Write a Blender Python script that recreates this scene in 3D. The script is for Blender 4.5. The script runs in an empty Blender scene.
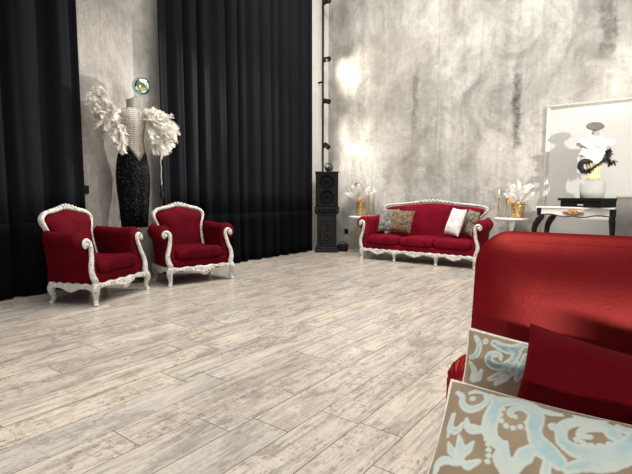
import bpy, math, random
import numpy as np
from mathutils import Vector, Matrix, noise

random.seed(7)
PI = math.pi
scene = bpy.context.scene
col = scene.collection

# ------------------------------------------------------------------ camera, light, exposure
cam_d = bpy.data.cameras.new('camera')
cam = bpy.data.objects.new('camera', cam_d)
col.objects.link(cam)
cam_d.sensor_width = 36.0
cam_d.lens = 456.0 / 632.0 * 36.0
cam_d.clip_start = 0.05
cam.location = (0, 0, 1.1)
cam.rotation_euler = (math.radians(90 - 5.262), 0, math.radians(36.914))
scene.camera = cam

vs = scene.view_settings
vs.view_transform = 'Standard'
vs.look = 'None'
vs.gamma = 1.0
vs.use_curve_mapping = False
vs.exposure = 0.52
scene.cycles.use_denoising = True
scene.cycles.max_bounces = 8

world = bpy.data.worlds.new('studio_air')
scene.world = world
world.use_nodes = True
world.node_tree.nodes['Background'].inputs[0].default_value = (1.0, 0.98, 0.95, 1)
world.node_tree.nodes['Background'].inputs[1].default_value = 0.18


def spot(name, loc, target, power, angle, blend=0.5, size=0.05, color=(1, 0.95, 0.87)):
    d = bpy.data.lights.new(name, 'SPOT')
    d.energy = power
    d.spot_size = math.radians(angle)
    d.spot_blend = blend
    d.shadow_soft_size = size
    d.color = color
    o = bpy.data.objects.new(name, d)
    col.objects.link(o)
    o.location = loc
    o.rotation_euler = (Vector(target) - Vector(loc)).to_track_quat('-Z', 'Y').to_euler()
    return o


def area(name, loc, target, power, sx, sy, color=(1, 0.97, 0.92), spread=180):
    d = bpy.data.lights.new(name, 'AREA')
    d.shape = 'RECTANGLE'
    d.size = sx
    d.size_y = sy
    d.spread = math.radians(spread)
    d.energy = power
    d.color = color
    o = bpy.data.objects.new(name, d)
    col.objects.link(o)
    o.location = loc
    o.rotation_euler = (Vector(target) - Vector(loc)).to_track_quat('-Z', 'Y').to_euler()
    return o


# added overhead, wall and front fills, and spots without modelled fixtures
area('overhead_fill', (-3.1, 4.4, 5.6), (-3.1, 4.6, 0), 105, 4.0, 4.5, spread=120)  # added soft fill for the whole room, no fixture there
area('overhead_fill', (-2.7, 1.2, 5.6), (-2.7, 1.2, 0), 30, 3.0, 3.0, spread=75)  # second added fill, brightens the floor near the camera
spot('unseen_spot', (-2.3, 7.0, 4.4), (-5.4, 5.0, 1.7), 420, 46, 0.8, 0.05)  # added to bring out the folds of the right curtain
area('wall_fill', (-2.4, 5.4, 5.5), (-2.2, 7.8, 1.4), 150, 4.2, 0.5)  # added wash that brightens the back wall
spot('unseen_spot', (-0.9, 5.6, 3.6), (-5.2, 3.0, 1.2), 170, 42, 0.7, 0.06)
spot('unseen_spot', (-3.7, 6.9, 2.9), (-5.3, 3.0, 2.0), 600, 42, 0.5, 0.04)
spot('unseen_spot', (-1.2, 3.2, 5.0), (-3.0, 7.2, 0.7), 190, 40, 0.8, 0.1)
spot('unseen_spot', (1.9, 3.6, 2.2), (-0.75, 7.6, 1.5), 680, 30, 0.6, 0.04)
spot('unseen_spot', (0.05, 7.1, 2.8), (-1.0, 7.8, 2.95), 42, 110, 1.0, 0.06)
area('front_strip_fill', (-0.35, -1.9, 0.84), (-0.2, 1.7, 0.75), 64, 2.6, 0.14)  # added strip behind the camera, for the bright band on the loveseat back

# ------------------------------------------------------------------ helpers


def tag(o, label=None, cat=None, group=None, kind=None):
    if label: o['label'] = label
    if cat: o['category'] = cat
    if group: o['group'] = group
    if kind: o['kind'] = kind
    return o


def empty(name, loc=(0, 0, 0), rz=0.0, label=None, cat=None, group=None):
    o = bpy.data.objects.new(name, None)
    o.empty_display_size = 0.1
    col.objects.link(o)
    o.location = loc
    o.rotation_euler = (0, 0, rz)
    return tag(o, label, cat, group)


def children(o):
    return [c for c in bpy.data.objects if c.parent == o]


def copy_tree(o, parent=None):
    c = o.copy()
    col.objects.link(c)
    if parent is not None:
        c.parent = parent
    for ch in children(o):
        copy_tree(ch, c)
    return c


def catmull(pts, n):
    P = [Vector(p) for p in pts]
    P = [P[0] * 2 - P[1]] + P + [P[-1] * 2 - P[-2]]
    out = []
    m = len(P) - 3
    for k in range(n + 1):
        t = k / n * m
        i = min(int(t), m - 1)
        u = t - i
        a, b, c, d = P[i:i + 4]
        out.append(0.5 * ((2 * b) + (c - a) * u + (2 * a - 5 * b + 4 * c - d) * u * u + (3 * b - a - 3 * c + d) * u ** 3))
    return out


def lerp_list(vals, n):
    m = len(vals) - 1
    out = []
    for k in range(n + 1):
        t = k / n * m
        i = min(int(t), m - 1)
        out.append(vals[i] + (vals[i + 1] - vals[i]) * (t - i))
    return out


class MB:
    def __init__(self):
        self.v = []
        self.f = []
        self.sm = []
        self.col = None

    def add(self, vs_, fs, smooth=True):
        b = len(self.v)
        self.v += [tuple(p) for p in vs_]
        for f in fs:
            self.f.append(tuple(i + b for i in f))
            self.sm.append(smooth)
        return self

    def box(self, x0, x1, y0, y1, z0, z1):
        p = [(x0, y0, z0), (x1, y0, z0), (x1, y1, z0), (x0, y1, z0), (x0, y0, z1), (x1, y0, z1), (x1, y1, z1), (x0, y1, z1)]
        return self.add(p, [(3, 2, 1, 0), (4, 5, 6, 7), (0, 1, 5, 4), (1, 2, 6, 5), (2, 3, 7, 6), (3, 0, 4, 7)], False)

    def lathe(self, prof, n=24, c=(0, 0, 0), sx=1.0, sy=1.0, axis='z'):
        vs_, fs = [], []
        for r, z in prof:
            for k in range(n):
                a = 2 * PI * k / n
                p = (r * math.cos(a) * sx, r * math.sin(a) * sy, z)
                if axis == 'y': p = (p[0], z, p[1])
                if axis == 'x': p = (z, p[0], p[1])
                vs_.append((p[0] + c[0], p[1] + c[1], p[2] + c[2]))
        m = len(prof)
        for i in range(m - 1):
            for k in range(n):
                a, b = i * n + k, i * n + (k + 1) % n
                fs.append((a, b, b + n, a + n))
        fs.append(tuple(range(n - 1, -1, -1)))
        fs.append(tuple(range((m - 1) * n, m * n)))
        return self.add(vs_, fs)

    def loft(self, rings, cap=True, closed=True, smooth=True):
        n = len(rings[0])
        vs_ = [p for r in rings for p in r]
        fs = []
        kk = n if closed else n - 1
        for i in range(len(rings) - 1):
            for k in range(kk):
                a, b = i * n + k, i * n + (k + 1) % n
                fs.append((a, b, b + n, a + n))
        if cap and closed:
            fs.append(tuple(range(n - 1, -1, -1)))
            fs.append(tuple(range((len(rings) - 1) * n, len(rings) * n)))
        return self.add(vs_, fs, smooth)

    def tube(self, pts, rad, n=10, steps=None, sq=(1, 1), closed=False, up=None):
        if steps is None: steps = max(2, (len(pts) - 1) * 6)
        P = catmull(pts, steps) if not closed else [Vector(p) for p in pts]
        if not hasattr(rad, '__len__'): rad = [rad, rad]
        Rr = lerp_list(list(rad), len(P) - 1)
        rings = []
        T0 = None
        N = None
        for i, p in enumerate(P):
            if closed:
                t = (P[(i + 1) % len(P)] - P[i - 1])
            else:
                t = P[min(i + 1, len(P) - 1)] - P[max(i - 1, 0)]
            if t.length < 1e-9: t = Vector((0, 0, 1))
            t.normalize()
            if N is None:
                u = Vector(up) if up else (Vector((0, 1, 0)) if abs(t.y) < 0.9 else Vector((1, 0, 0)))
                N = u - t * u.dot(t)
                N.normalize()
            else:
                N = N - t * N.dot(t)
                N.normalize()
            B = t.cross(N)
            rings.append([p + N * (math.cos(2 * PI * k / n) * Rr[i] * sq[0]) + B * (math.sin(2 * PI * k / n) * Rr[i] * sq[1]) for k in range(n)])
        if closed:
            rings.append(rings[0])
            return self.loft(rings, cap=False)
        return self.loft(rings)

    def ball(self, c, r, n=10, m=7):
        rx, ry, rz = r if hasattr(r, '__len__') else (r, r, r)
        vs_, fs = [], []
        for i in range(m + 1):
            th = PI * i / m
            th = min(max(th, 0.02), PI - 0.02)
            for k in range(n):
                a = 2 * PI * k / n
                vs_.append((c[0] + rx * math.sin(th) * math.cos(a), c[1] + ry * math.sin(th) * math.sin(a), c[2] - rz * math.cos(th)))
        for i in range(m):
            for k in range(n):
                a, b = i * n + k, i * n + (k + 1) % n
                fs.append((a, b, b + n, a + n))
        fs.append(tuple(range(n - 1, -1, -1)))
        fs.append(tuple(range(m * n, (m + 1) * n)))
        return self.add(vs_, fs)

    def pad(self, outline, yf, front, back, ribs=9, flat=2.2):
        """A cushion-like panel: outline is a list of (x,z); yf(x,z) its mid plane; bulges front (-y) and back (+y)."""
        n = len(outline)
        cx = sum(p[0] for p in outline) / n
        cz = sum(p[1] for p in outline) / n
        rings = []
        S = [math.sin(PI / 2 * k / ribs) for k in range(ribs + 1)]
        seq = [(s, -1) for s in S] + [(s, 1) for s in reversed(S[:-1])]
        for s, side in seq:
            s = max(s, 0.02)
            d = (1 - s ** flat) ** (1 / flat) if s < 1 else 0
            ring = []
            for (x, z) in outline:
                px, pz = cx + (x - cx) * s, cz + (z - cz) * s
                ring.append((px, yf(px, pz) + (-front * d if side < 0 else back * d), pz))
            rings.append(ring)
        return self.loft(rings)

    def xform(self, M, start=0):
        for i in range(start, len(self.v)):
            self.v[i] = tuple(M @ Vector(self.v[i]))
        return self

    def build(self, name, m, parent=None, loc=(0, 0, 0), rz=0.0, bevel=0, subsurf=0, kind=None):
        me = bpy.data.meshes.new(name)
        me.from_pydata(self.v, [], self.f)
        me.polygons.foreach_set('use_smooth', self.sm)
        me.update()
        import bmesh
        bm = bmesh.new()
        bm.from_mesh(me)
        bmesh.ops.recalc_face_normals(bm, faces=bm.faces)
        bm.to_mesh(me)
        bm.free()
        if self.col is not None:
            ca = me.color_attributes.new('pattern', 'FLOAT_COLOR', 'POINT')
            ca.data.foreach_set('color', np.asarray(self.col, dtype=np.float32).ravel())
        me.materials.append(m)
        o = bpy.data.objects.new(name, me)
        col.objects.link(o)
        if parent is not None: o.parent = parent
        o.location = loc
        o.rotation_euler = (0, 0, rz)
        if bevel:
            b = o.modifiers.new('bevel', 'BEVEL')
            b.width = bevel
            b.segments = 3
            b.limit_method = 'ANGLE'
            b.angle_limit = math.radians(40)
        if subsurf:
            s = o.modifiers.new('sub', 'SUBSURF')
            s.levels = s.render_levels = subsurf
        if kind: o['kind'] = kind
        return o


# ------------------------------------------------------------------ materials
M = {}


class NT:
    def __init__(self, name):
        self.m = bpy.data.materials.new(name)
        self.m.use_nodes = True
        self.t = self.m.node_tree
        self.n = self.t.nodes
        self.bsdf = self.n['Principled BSDF']
        self._oc = None

    def new(self, typ, **kw):
        nd = self.n.new(typ)
        for k, v in kw.items(): setattr(nd, k, v)
        return nd

    def link(self, a, b):
        self.t.links.new(a, b)

    def setin(self, nd, i, v):
        if hasattr(v, 'is_output') or isinstance(v, bpy.types.NodeSocket): self.link(v, nd.inputs[i])
        else: nd.inputs[i].default_value = v

    @property
    def oc(self):
        if self._oc is None: self._oc = self.new('ShaderNodeTexCoord').outputs['Object']
        return self._oc

    def math(self, op, a, b=0.0, c=0.0, clamp=False):
        nd = self.new('ShaderNodeMath', operation=op, use_clamp=clamp)
        self.setin(nd, 0, a); self.setin(nd, 1, b)
        if op in ('MULTIPLY_ADD', 'SMOOTH_MIN'): self.setin(nd, 2, c)
        return nd.outputs[0]

    def scale(self, v, s):
        nd = self.new('ShaderNodeMapping')
        self.link(v, nd.inputs[0])
        nd.inputs['Scale'].default_value = s
        return nd.outputs[0]

    def noise(self, v, scale, detail=4, rough=0.55, dist=0.0, dim='3D'):
        nd = self.new('ShaderNodeTexNoise', noise_dimensions=dim)
        self.link(v, nd.inputs['Vector'])
        nd.inputs['Scale'].default_value = scale
        nd.inputs['Detail'].default_value = detail
        nd.inputs['Roughness'].default_value = rough
        nd.inputs['Distortion'].default_value = dist
        return nd.outputs[0]

    def ramp(self, v, stops):
        nd = self.new('ShaderNodeValToRGB')
        self.link(v, nd.inputs[0])
        e = nd.color_ramp.elements
        while len(e) < len(stops): e.new(0.5)
        for el, (p, c) in zip(e, stops):
            el.position = p
            el.color = (c, c, c, 1) if not hasattr(c, '__len__') else (*c, 1)
        return nd.outputs[0]

    def mix(self, f, a, b, mode='MIX'):
        nd = self.new('ShaderNodeMix', data_type='RGBA', blend_type=mode)
        self.setin(nd, 0, f)
        for i, v in ((6, a), (7, b)):
            if isinstance(v, tuple): v = (*v, 1) if len(v) == 3 else v
            self.setin(nd, i, v)
        return nd.outputs[2]

    def sep(self, v):
        nd = self.new('ShaderNodeSeparateXYZ')
        self.link(v, nd.inputs[0])
        return nd.outputs

    def comb(self, x, y, z):
        nd = self.new('ShaderNodeCombineXYZ')
        for i, v in enumerate((x, y, z)): self.setin(nd, i, v)
        return nd.outputs[0]

    def bump(self, h, strength=0.3, dist=0.01):
        nd = self.new('ShaderNodeBump')
        self.link(h, nd.inputs['Height'])
        nd.inputs['Strength'].default_value = strength
        nd.inputs['Distance'].default_value = dist
        self.link(nd.outputs[0], self.bsdf.inputs['Normal'])

    def out(self, color=None, rough=None, metal=None, spec=None, sheen=None, sheen_tint=None, sheen_rough=None):
        b = self.bsdf
        for k, v in (('Base Color', color), ('Roughness', rough), ('Metallic', metal), ('Specular IOR Level', spec), ('Sheen Weight', sheen), ('Sheen Tint', sheen_tint), ('Sheen Roughness', sheen_rough)):
            if v is None: continue
            if isinstance(v, tuple) and len(v) == 3: v = (*v, 1)
            self.setin(b, b.inputs.find(k), v)
        return self.m


def simple(name, color, rough=0.5, metal=0.0, spec=0.5, var=0.15, nscale=30, bump=0.0):
    t = NT(name)
    n = t.noise(t.oc, nscale)
    c = t.mix(t.ramp(n, [(0.3, 0.0), (0.7, 1.0)]), tuple(x * (1 - var) for x in color), tuple(min(1, x * (1 + var)) for x in color))
    if bump: t.bump(n, bump, 0.005)
    return t.out(c, rough, metal, spec)


def concrete(name, ux, light, mid, dark, scar=None, seams=None):
    """Rough plaster: ux is the horizontal axis (0 = x, 1 = y) of the wall."""
    t = NT(name)
    s = t.sep(t.oc)
    u, z = s[ux], s[2]
    v = t.comb(u, 0.0, z)
    big = t.noise(v, 0.55, 5, 0.6, 0.4)
    streak = t.noise(t.scale(v, (3.6, 1, 0.30)), 1.0, 7, 0.62, 0.5)
    drip = t.noise(t.scale(v, (20.0, 1, 0.55)), 1.0, 7, 0.7, 0.3)
    fine = t.noise(t.scale(v, (7, 1, 4)), 1.6, 9, 0.72)
    blotch = t.noise(t.scale(v, (1.0, 1, 0.75)), 1.5, 9, 0.68, 0.7)
    c = t.mix(t.ramp(big, [(0.38, 0.0), (0.62, 1.0)]), mid, light)
    c = t.mix(t.math('MULTIPLY', t.ramp(blotch, [(0.46, 0.0), (0.68, 1.0)]), 0.80), c, dark)
    c = t.mix(t.math('MULTIPLY', t.ramp(streak, [(0.50, 0.0), (0.68, 1.0)]), 0.45), c, dark)
    c = t.mix(t.math('MULTIPLY', t.ramp(streak, [(0.28, 1.0), (0.44, 0.0)]), 0.5), c, light)
    c = t.mix(t.math('MULTIPLY', t.ramp(drip, [(0.57, 0.0), (0.70, 1.0)]), 0.38), c, dark)
    c = t.mix(t.math('MULTIPLY', t.ramp(fine, [(0.47, 0.0), (0.66, 1.0)]), 0.26), c, tuple(x * 0.6 for x in dark))
    # bands of darker cement that the trowel left
    band = t.noise(t.comb(t.math('MULTIPLY', u, 0.9), 3.7, t.math('MULTIPLY', z, 0.9)), 0.9, 5, 0.6, 0.5)
    c = t.mix(t.math('MULTIPLY', t.ramp(band, [(0.46, 0.0), (0.64, 1.0)]), 0.45), c, tuple(x * 0.85 for x in dark))
    if scar:
        for (su, z0, z1, w, amt) in scar:
            wob = t.math('MULTIPLY_ADD', t.noise(t.comb(0.0, 0.0, z), 2.5, 5), 0.40, -0.20)
            d = t.math('ABSOLUTE', t.math('SUBTRACT', t.math('SUBTRACT', u, su), wob))
            ww = t.math('MULTIPLY', t.noise(v, 5, 5, 0.7), 2 * w)
            m1 = t.math('LESS_THAN', d, ww)
            m1 = t.ramp(t.math('SUBTRACT', ww, d), [(0.0, 0.0), (0.06, 1.0)])
            zr = t.math('MULTIPLY', t.ramp(t.math('DIVIDE', t.math('SUBTRACT', z, z0), z1 - z0), [(0.0, 0.0), (0.15, 1.0)]), t.ramp(t.math('DIVIDE', t.math('SUBTRACT', z, z0), z1 - z0), [(0.75, 1.0), (1.0, 0.0)]))
            grain = t.ramp(t.noise(v, 9, 8, 0.8), [(0.36, 0.15), (0.56, 1.0)])
            c = t.mix(t.math('MULTIPLY', t.math('MULTIPLY', m1, zr), t.math('MULTIPLY', grain, amt)), c, tuple(x * 0.5 for x in dark))
    if seams:
        for su in seams:
            d = t.math('ABSOLUTE', t.math('SUBTRACT', u, su))
            c = t.mix(t.math('MULTIPLY', t.math('LESS_THAN', d, 0.005), 0.25), c, tuple(x * 0.5 for x in dark))
    h = t.math('ADD', t.math('MULTIPLY', streak, 0.8), t.math('ADD', fine, t.noise(v, 9, 8, 0.7)))
    t.bump(h, 0.55, 0.03)
    return t.out(c, 0.75, 0, 0.3)


M['wall_back'] = concrete('raw_concrete', 0, (0.58, 0.56, 0.52), (0.42, 0.40, 0.365), (0.20, 0.187, 0.167),
                          scar=[(-1.88, 1.75, 3.2, 0.085, 1.0), (-1.90, 1.2, 4.8, 0.05, 0.4), (-3.62, 2.1, 3.6, 0.085, 0.55), (-4.75, 2.1, 4.8, 0.11, 0.4), (-0.72, 3.0, 4.0, 0.13, 0.75), (-2.75, 1.2, 3.0, 0.05, 0.3)], seams=[-3.2])
M['wall_left'] = concrete('raw_concrete_pier', 1, (0.60, 0.575, 0.53), (0.47, 0.445, 0.41), (0.27, 0.25, 0.225), seams=[3.02])
M['white_wall'] = simple('white_plaster', (0.74, 0.72, 0.68), 0.7, var=0.05, nscale=6, bump=0.1)


def floor_mat():
    t = NT('washed_wood_planks')
    s = t.sep(t.oc)
    W, L = 0.2227, 1.36
    rx = t.math('DIVIDE', t.math('ADD', s[0], 20.0 + 0.031), W)
    row = t.math('FLOOR', rx)
    wn = t.new('ShaderNodeTexWhiteNoise', noise_dimensions='1D')
    t.link(row, wn.inputs['W'])
    cy = t.math('ADD', t.math('DIVIDE', t.math('ADD', s[1], 20.0), L), t.math('MULTIPLY', wn.outputs[0], 7.0))
    cell = t.math('FLOOR', cy)
    wn2 = t.new('ShaderNodeTexWhiteNoise', noise_dimensions='2D')
    t.link(t.comb(row, cell, 0.0), wn2.inputs['Vector'])
    rnd = wn2.outputs[0]
    rc = t.sep(wn2.outputs[1])
    fx = t.math('FRACT', rx)
    fy = t.math('FRACT', cy)
    ex = t.math('MULTIPLY', t.math('MINIMUM', fx, t.math('SUBTRACT', 1.0, fx)), W)
    ey = t.math('MULTIPLY', t.math('MINIMUM', fy, t.math('SUBTRACT', 1.0, fy)), L)
    gap = t.math('LESS_THAN', t.math('MINIMUM', ex, ey), 0.0019)
    # grain coordinates, shifted for every plank
    gx = t.math('ADD', s[0], t.math('MULTIPLY', rnd, 37.0))
    gy = t.math('ADD', s[1], t.math('MULTIPLY', rc[1], 53.0))
    g = t.comb(gx, gy, t.math('MULTIPLY', rnd, 9.0))
    grain = t.noise(t.scale(g, (40, 2.2, 1)), 1.0, 6, 0.65, 0.6)
    worn = t.noise(t.scale(g, (9.0, 2.8, 1)), 1.0, 9, 0.74, 0.5)
    saw = t.noise(t.scale(g, (9.0, 34, 1)), 1.0, 5, 0.7, 0.6)
    sawm = t.noise(t.scale(g, (1.4, 1.0, 1)), 1.7, 3, 0.5)
    base = t.ramp(rnd, [(0.0, (0.53, 0.465, 0.39)), (0.35, (0.58, 0.51, 0.43)), (0.7, (0.61, 0.545, 0.465)), (1.0, (0.67, 0.58, 0.475))])
    patch = t.noise(t.scale(g, (3.2, 1.1, 1)), 1.0, 6, 0.7, 0.8)
    c = t.mix(t.math('MULTIPLY', t.ramp(grain, [(0.44, 0.0), (0.66, 1.0)]), 0.62), base, (0.20, 0.175, 0.155))
    c = t.mix(t.math('MULTIPLY', t.ramp(patch, [(0.50, 0.0), (0.62, 1.0)]), 0.42), c, (0.28, 0.25, 0.225))
    c = t.mix(t.math('MULTIPLY', t.ramp(worn, [(0.53, 0.0), (0.60, 1.0)]), 0.55), c, (0.21, 0.18, 0.155))
    c = t.mix(t.math('MULTIPLY', t.ramp(worn, [(0.36, 1.0), (0.45, 0.0)]), 0.65), c, (0.72, 0.63, 0.53))
    sm = t.math('MULTIPLY', t.ramp(saw, [(0.52, 0.0), (0.64, 1.0)]), t.ramp(sawm, [(0.46, 0.0), (0.60, 0.6)]))
    c = t.mix(sm, c, (0.25, 0.21, 0.175))
    speck = t.noise(t.scale(g, (55, 22, 1)), 1.0, 5, 0.7)
    c = t.mix(t.math('MULTIPLY', t.ramp(speck, [(0.55, 0.0), (0.63, 1.0)]), t.ramp(sawm, [(0.40, 0.15), (0.60, 0.85)])), c, (0.18, 0.15, 0.125))
    c = t.mix(t.math('MULTIPLY', t.ramp(rc[2], [(0.62, 0.0), (0.95, 1.0)]), 0.25), c, (0.36, 0.37, 0.38))
    c = t.mix(gap, c, (0.07, 0.055, 0.045))
    t.bump(t.math('SUBTRACT', t.math('MULTIPLY', grain, 0.35), t.math('MULTIPLY', gap, 1.5)), 0.22, 0.004)
    r = t.math('MULTIPLY_ADD', worn, 0.18, 0.15)
    return t.out(c, r, 0, 0.5)


M['floor'] = floor_mat()


def curtain_mat(name, colr, sheen):
    t = NT(name)
    n = t.noise(t.scale(t.oc, (60, 60, 60)), 4.0, 3)
    c = t.mix(n, tuple(x * 0.8 for x in colr), tuple(x * 1.2 for x in colr))
    t.bump(n, 0.1, 0.002)
    return t.out(c, 0.9, 0, 0.03, sheen, (0.8, 0.85, 1.0), 0.4)


M['curtain'] = curtain_mat('charcoal_blackout_cloth', (0.0115, 0.012, 0.015), 0.0)
M['curtain_hem'] = curtain_mat('black_velvet_band', (0.004, 0.004, 0.005), 0.01)


def velvet(name, dark, light, sheen=0.5, tint=(1, 0.25, 0.25), nap=1.0, srough=0.35):
    t = NT(name)
    n = t.noise(t.oc, 5.0 * nap, 5, 0.6, 0.6)
    f = t.noise(t.oc, 90, 3, 0.6)
    c = t.mix(t.ramp(n, [(0.3, 0.0), (0.72, 1.0)]), dark, light)
    c = t.mix(t.math('MULTIPLY', f, 0.25), c, dark)
    t.bump(t.math('ADD', t.math('MULTIPLY', f, 0.15), n), 0.25, 0.012)
    return t.out(c, 0.75, 0, 0.04, sheen, tint, srough)


M['velvet'] = velvet('wine_red_velvet', (0.052, 0.001, 0.004), (0.115, 0.002, 0.008), 0.10, (1, 0.04, 0.07))
M['velvet_sofa'] = velvet('crimson_velvet', (0.11, 0.003, 0.010), (0.21, 0.006, 0.020), 0.12, (1, 0.06, 0.09))
M['velvet_near'] = velvet('ruby_velvet', (0.09, 0.002, 0.005), (0.155, 0.004, 0.008), 0.0, (1, 0.10, 0.09), 1.0, 0.3)
_v = M['velvet_near'].node_tree
_v.nodes['Principled BSDF'].inputs['Specular IOR Level'].default_value = 0.0
_g = _v.nodes.new('ShaderNodeBsdfGlossy')
_g.inputs['Color'].default_value = (1.0, 0.14, 0.12, 1)
_g.inputs['Roughness'].default_value = 0.42
_mx = _v.nodes.new('ShaderNodeMixShader')
_mx.inputs[0].default_value = 0.10
_v.links.new(_v.nodes['Principled BSDF'].outputs[0], _mx.inputs[1])
_v.links.new(_g.outputs[0], _mx.inputs[2])
_v.links.new(_v.nodes['Bump'].outputs[0], _g.inputs['Normal'])
_v.links.new(_mx.outputs[0], _v.nodes['Material Output'].inputs[0])
M['velvet_dark'] = velvet('dark_ruby_velvet', (0.07, 0.001, 0.0035), (0.11, 0.0015, 0.005), 0.2, (1, 0.06, 0.06), 1.6, 0.3)


def painted():
    t = NT('chipped_white_paint')
    n = t.noise(t.oc, 38, 6, 0.7, 0.8)
    w = t.noise(t.oc, 11, 5, 0.65)
    c = t.mix(t.ramp(n, [(0.48, 0.0), (0.66, 1.0)]), (0.70, 0.675, 0.625), (0.28, 0.255, 0.22))
    c = t.mix(t.math('MULTIPLY', t.ramp(w, [(0.50, 0.0), (0.66, 1.0)]), 0.45), c, (0.22, 0.195, 0.165))
    t.bump(n, 0.8, 0.012)
    return t.out(c, 0.55)


M['paint'] = painted()
M['white'] = simple('white_lacquer', (0.78, 0.77, 0.74), 0.35, var=0.03)
M['matte_white'] = simple('matte_white', (0.47, 0.46, 0.44), 0.8, var=0.03, nscale=4)
M['gold'] = simple('brushed_gold', (0.54, 0.385, 0.185), 0.3, 1.0, var=0.2, nscale=60)
M['antique_gold'] = simple('antique_gold', (0.48, 0.26, 0.11), 0.42, 0.8, var=0.4, nscale=50, bump=0.3)
M['black'] = simple('black_lacquer', (0.006, 0.006, 0.006), 0.35, spec=0.3, var=0.2)
M['black_carved'] = simple('carved_black_wood', (0.007, 0.006, 0.0055), 0.45, spec=0.25, var=0.4, nscale=60, bump=0.5)
M['black_plastic'] = simple('black_plastic', (0.0045, 0.0045, 0.005), 0.55, spec=0.2, var=0.2, nscale=80, bump=0.1)
M['grille'] = simple('black_cone', (0.004, 0.004, 0.0045), 0.8, spec=0.1, var=0.2, nscale=120)
M['lens'] = simple('dark_lens', (0.05, 0.05, 0.055), 0.1, var=0.1)
M['silver'] = simple('pale_silver_leaf', (0.52, 0.50, 0.465), 0.45, 0.3, var=0.12, nscale=25)
M['feather'] = simple('cream_feather', (0.88, 0.85, 0.78), 0.8, spec=0.1, var=0.12, nscale=14)
M['white_feather'] = simple('white_plume', (0.86, 0.84, 0.80), 0.8, spec=0.1, var=0.08, nscale=14)
M['petal'] = simple('dried_peach_petal', (0.72, 0.46, 0.24), 0.7, var=0.3, nscale=20)
M['grey_petal'] = simple('dried_grey_bud', (0.30, 0.30, 0.29), 0.8, var=0.3)
M['wax'] = simple('candle_wax', (0.82, 0.79, 0.72), 0.45, var=0.03)
M['form'] = simple('linen_form', (0.20, 0.185, 0.16), 0.85, var=0.1, nscale=60)
M['steel'] = simple('brushed_steel', (0.55, 0.55, 0.55), 0.3, 1.0, var=0.1)
M['plinth'] = simple('grey_cement', (0.20, 0.19, 0.175), 0.8, var=0.12, nscale=9, bump=0.15)
M['stone_disc'] = simple('speckled_grey_felt', (0.13, 0.12, 0.11), 0.8, var=0.55, nscale=90)
M['corset'] = simple('pale_gold_satin', (0.80, 0.68, 0.38), 0.4, var=0.2, nscale=40)
M['boa'] = simple('black_feather', (0.01, 0.009, 0.009), 0.7, var=0.3)
M['piping'] = simple('cream_cord', (0.68, 0.64, 0.55), 0.7, var=0.25, nscale=160, bump=0.4)


def sequin():
    t = NT('black_sequins')
    v = t.new('ShaderNodeTexVoronoi')
    t.link(t.oc, v.inputs['Vector'])
    v.inputs['Scale'].default_value = 130
    cc = t.sep(v.outputs['Color'])
    c = t.mix(t.math('GREATER_THAN', cc[0], 0.93), (0.004, 0.004, 0.005), (0.075, 0.07, 0.065))
    t.bump(cc[1], 0.9, 0.01)
    return t.out(c, 0.6, 0.0, 0.04)


M['sequin'] = sequin()


def lace_mat():
    t = NT('beaded_lace')
    s = t.sep(t.oc)
    a = t.math('ADD', t.math('MULTIPLY', s[0], 190.0), t.math('MULTIPLY', s[2], 120.0))
    b = t.math('SUBTRACT', t.math('MULTIPLY', s[0], 190.0), t.math('MULTIPLY', s[2], 120.0))
    la = t.math('GREATER_THAN', t.math('MULTIPLY', t.math('SINE', a), t.math('SINE', b)), 0.12)
    centre = t.math('LESS_THAN', t.math('ABSOLUTE', s[0]), 0.045)
    n = t.noise(t.oc, 60, 5, 0.7)
    side = t.mix(t.ramp(n, [(0.42, 0.0), (0.6, 1.0)]), (0.16, 0.145, 0.12), (0.42, 0.385, 0.325))
    mid = t.mix(la, (0.22, 0.195, 0.165), (0.62, 0.58, 0.51))
    c = t.mix(centre, side, mid)
    t.bump(n, 0.6, 0.01)
    return t.out(c, 0.5, 0.1)


M['lace'] = lace_mat()


def iridescent():
    t = NT('iridescent_mirror_ball')
    lw = t.new('ShaderNodeLayerWeight')
    lw.inputs[0].default_value = 0.5
    n = t.noise(t.oc, 9, 2, 0.5, 0.8)
    f = t.math('ADD', lw.outputs['Facing'], t.math('MULTIPLY_ADD', n, 0.5, -0.25))
    c = t.ramp(f, [(0.0, (0.86, 0.80, 0.52)), (0.25, (0.55, 0.85, 0.62)), (0.45, (0.45, 0.80, 0.80)), (0.65, (0.50, 0.58, 0.88)), (0.85, (0.75, 0.55, 0.85)), (1.0, (0.9, 0.9, 0.95))])
    return t.out(c, 0.06, 1.0)


M['orb'] = iridescent()


def attr_mat(name, rough=0.75, sheen=0.2):
    t = NT(name)
    a = t.new('ShaderNodeAttribute', attribute_name='pattern')
    n = t.noise(t.oc, 45, 5, 0.65)
    f = t.noise(t.oc, 420, 2, 0.5)
    c = t.mix(t.math('MULTIPLY', n, 0.3), a.outputs['Color'], (0.55, 0.53, 0.48), 'SOFT_LIGHT')
    t.bump(t.math('ADD', n, t.math('MULTIPLY', f, 0.4)), 0.25, 0.006)
    return t.out(c, rough, 0, 0.2, sheen, (1, 1, 1), 0.4)


M['damask'] = attr_mat('cut_velvet_damask')


def blotch_mat(name, a, b, c3, scale, lo=0.42, hi=0.58, sheen=0.1, rough=0.7, dist=1.2):
    t = NT(name)
    n = t.noise(t.oc, scale, 4, 0.6, dist)
    n2 = t.noise(t.oc, scale * 2.6, 4, 0.6, dist)
    c = t.mix(t.ramp(n, [(lo, 0.0), (hi, 1.0)]), a, b)
    c = t.mix(t.math('MULTIPLY', t.ramp(n2, [(0.55, 0.0), (0.62, 1.0)]), 0.8), c, c3)
    t.bump(n2, 0.3, 0.006)
    return t.out(c, rough, 0, 0.3, sheen)


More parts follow.
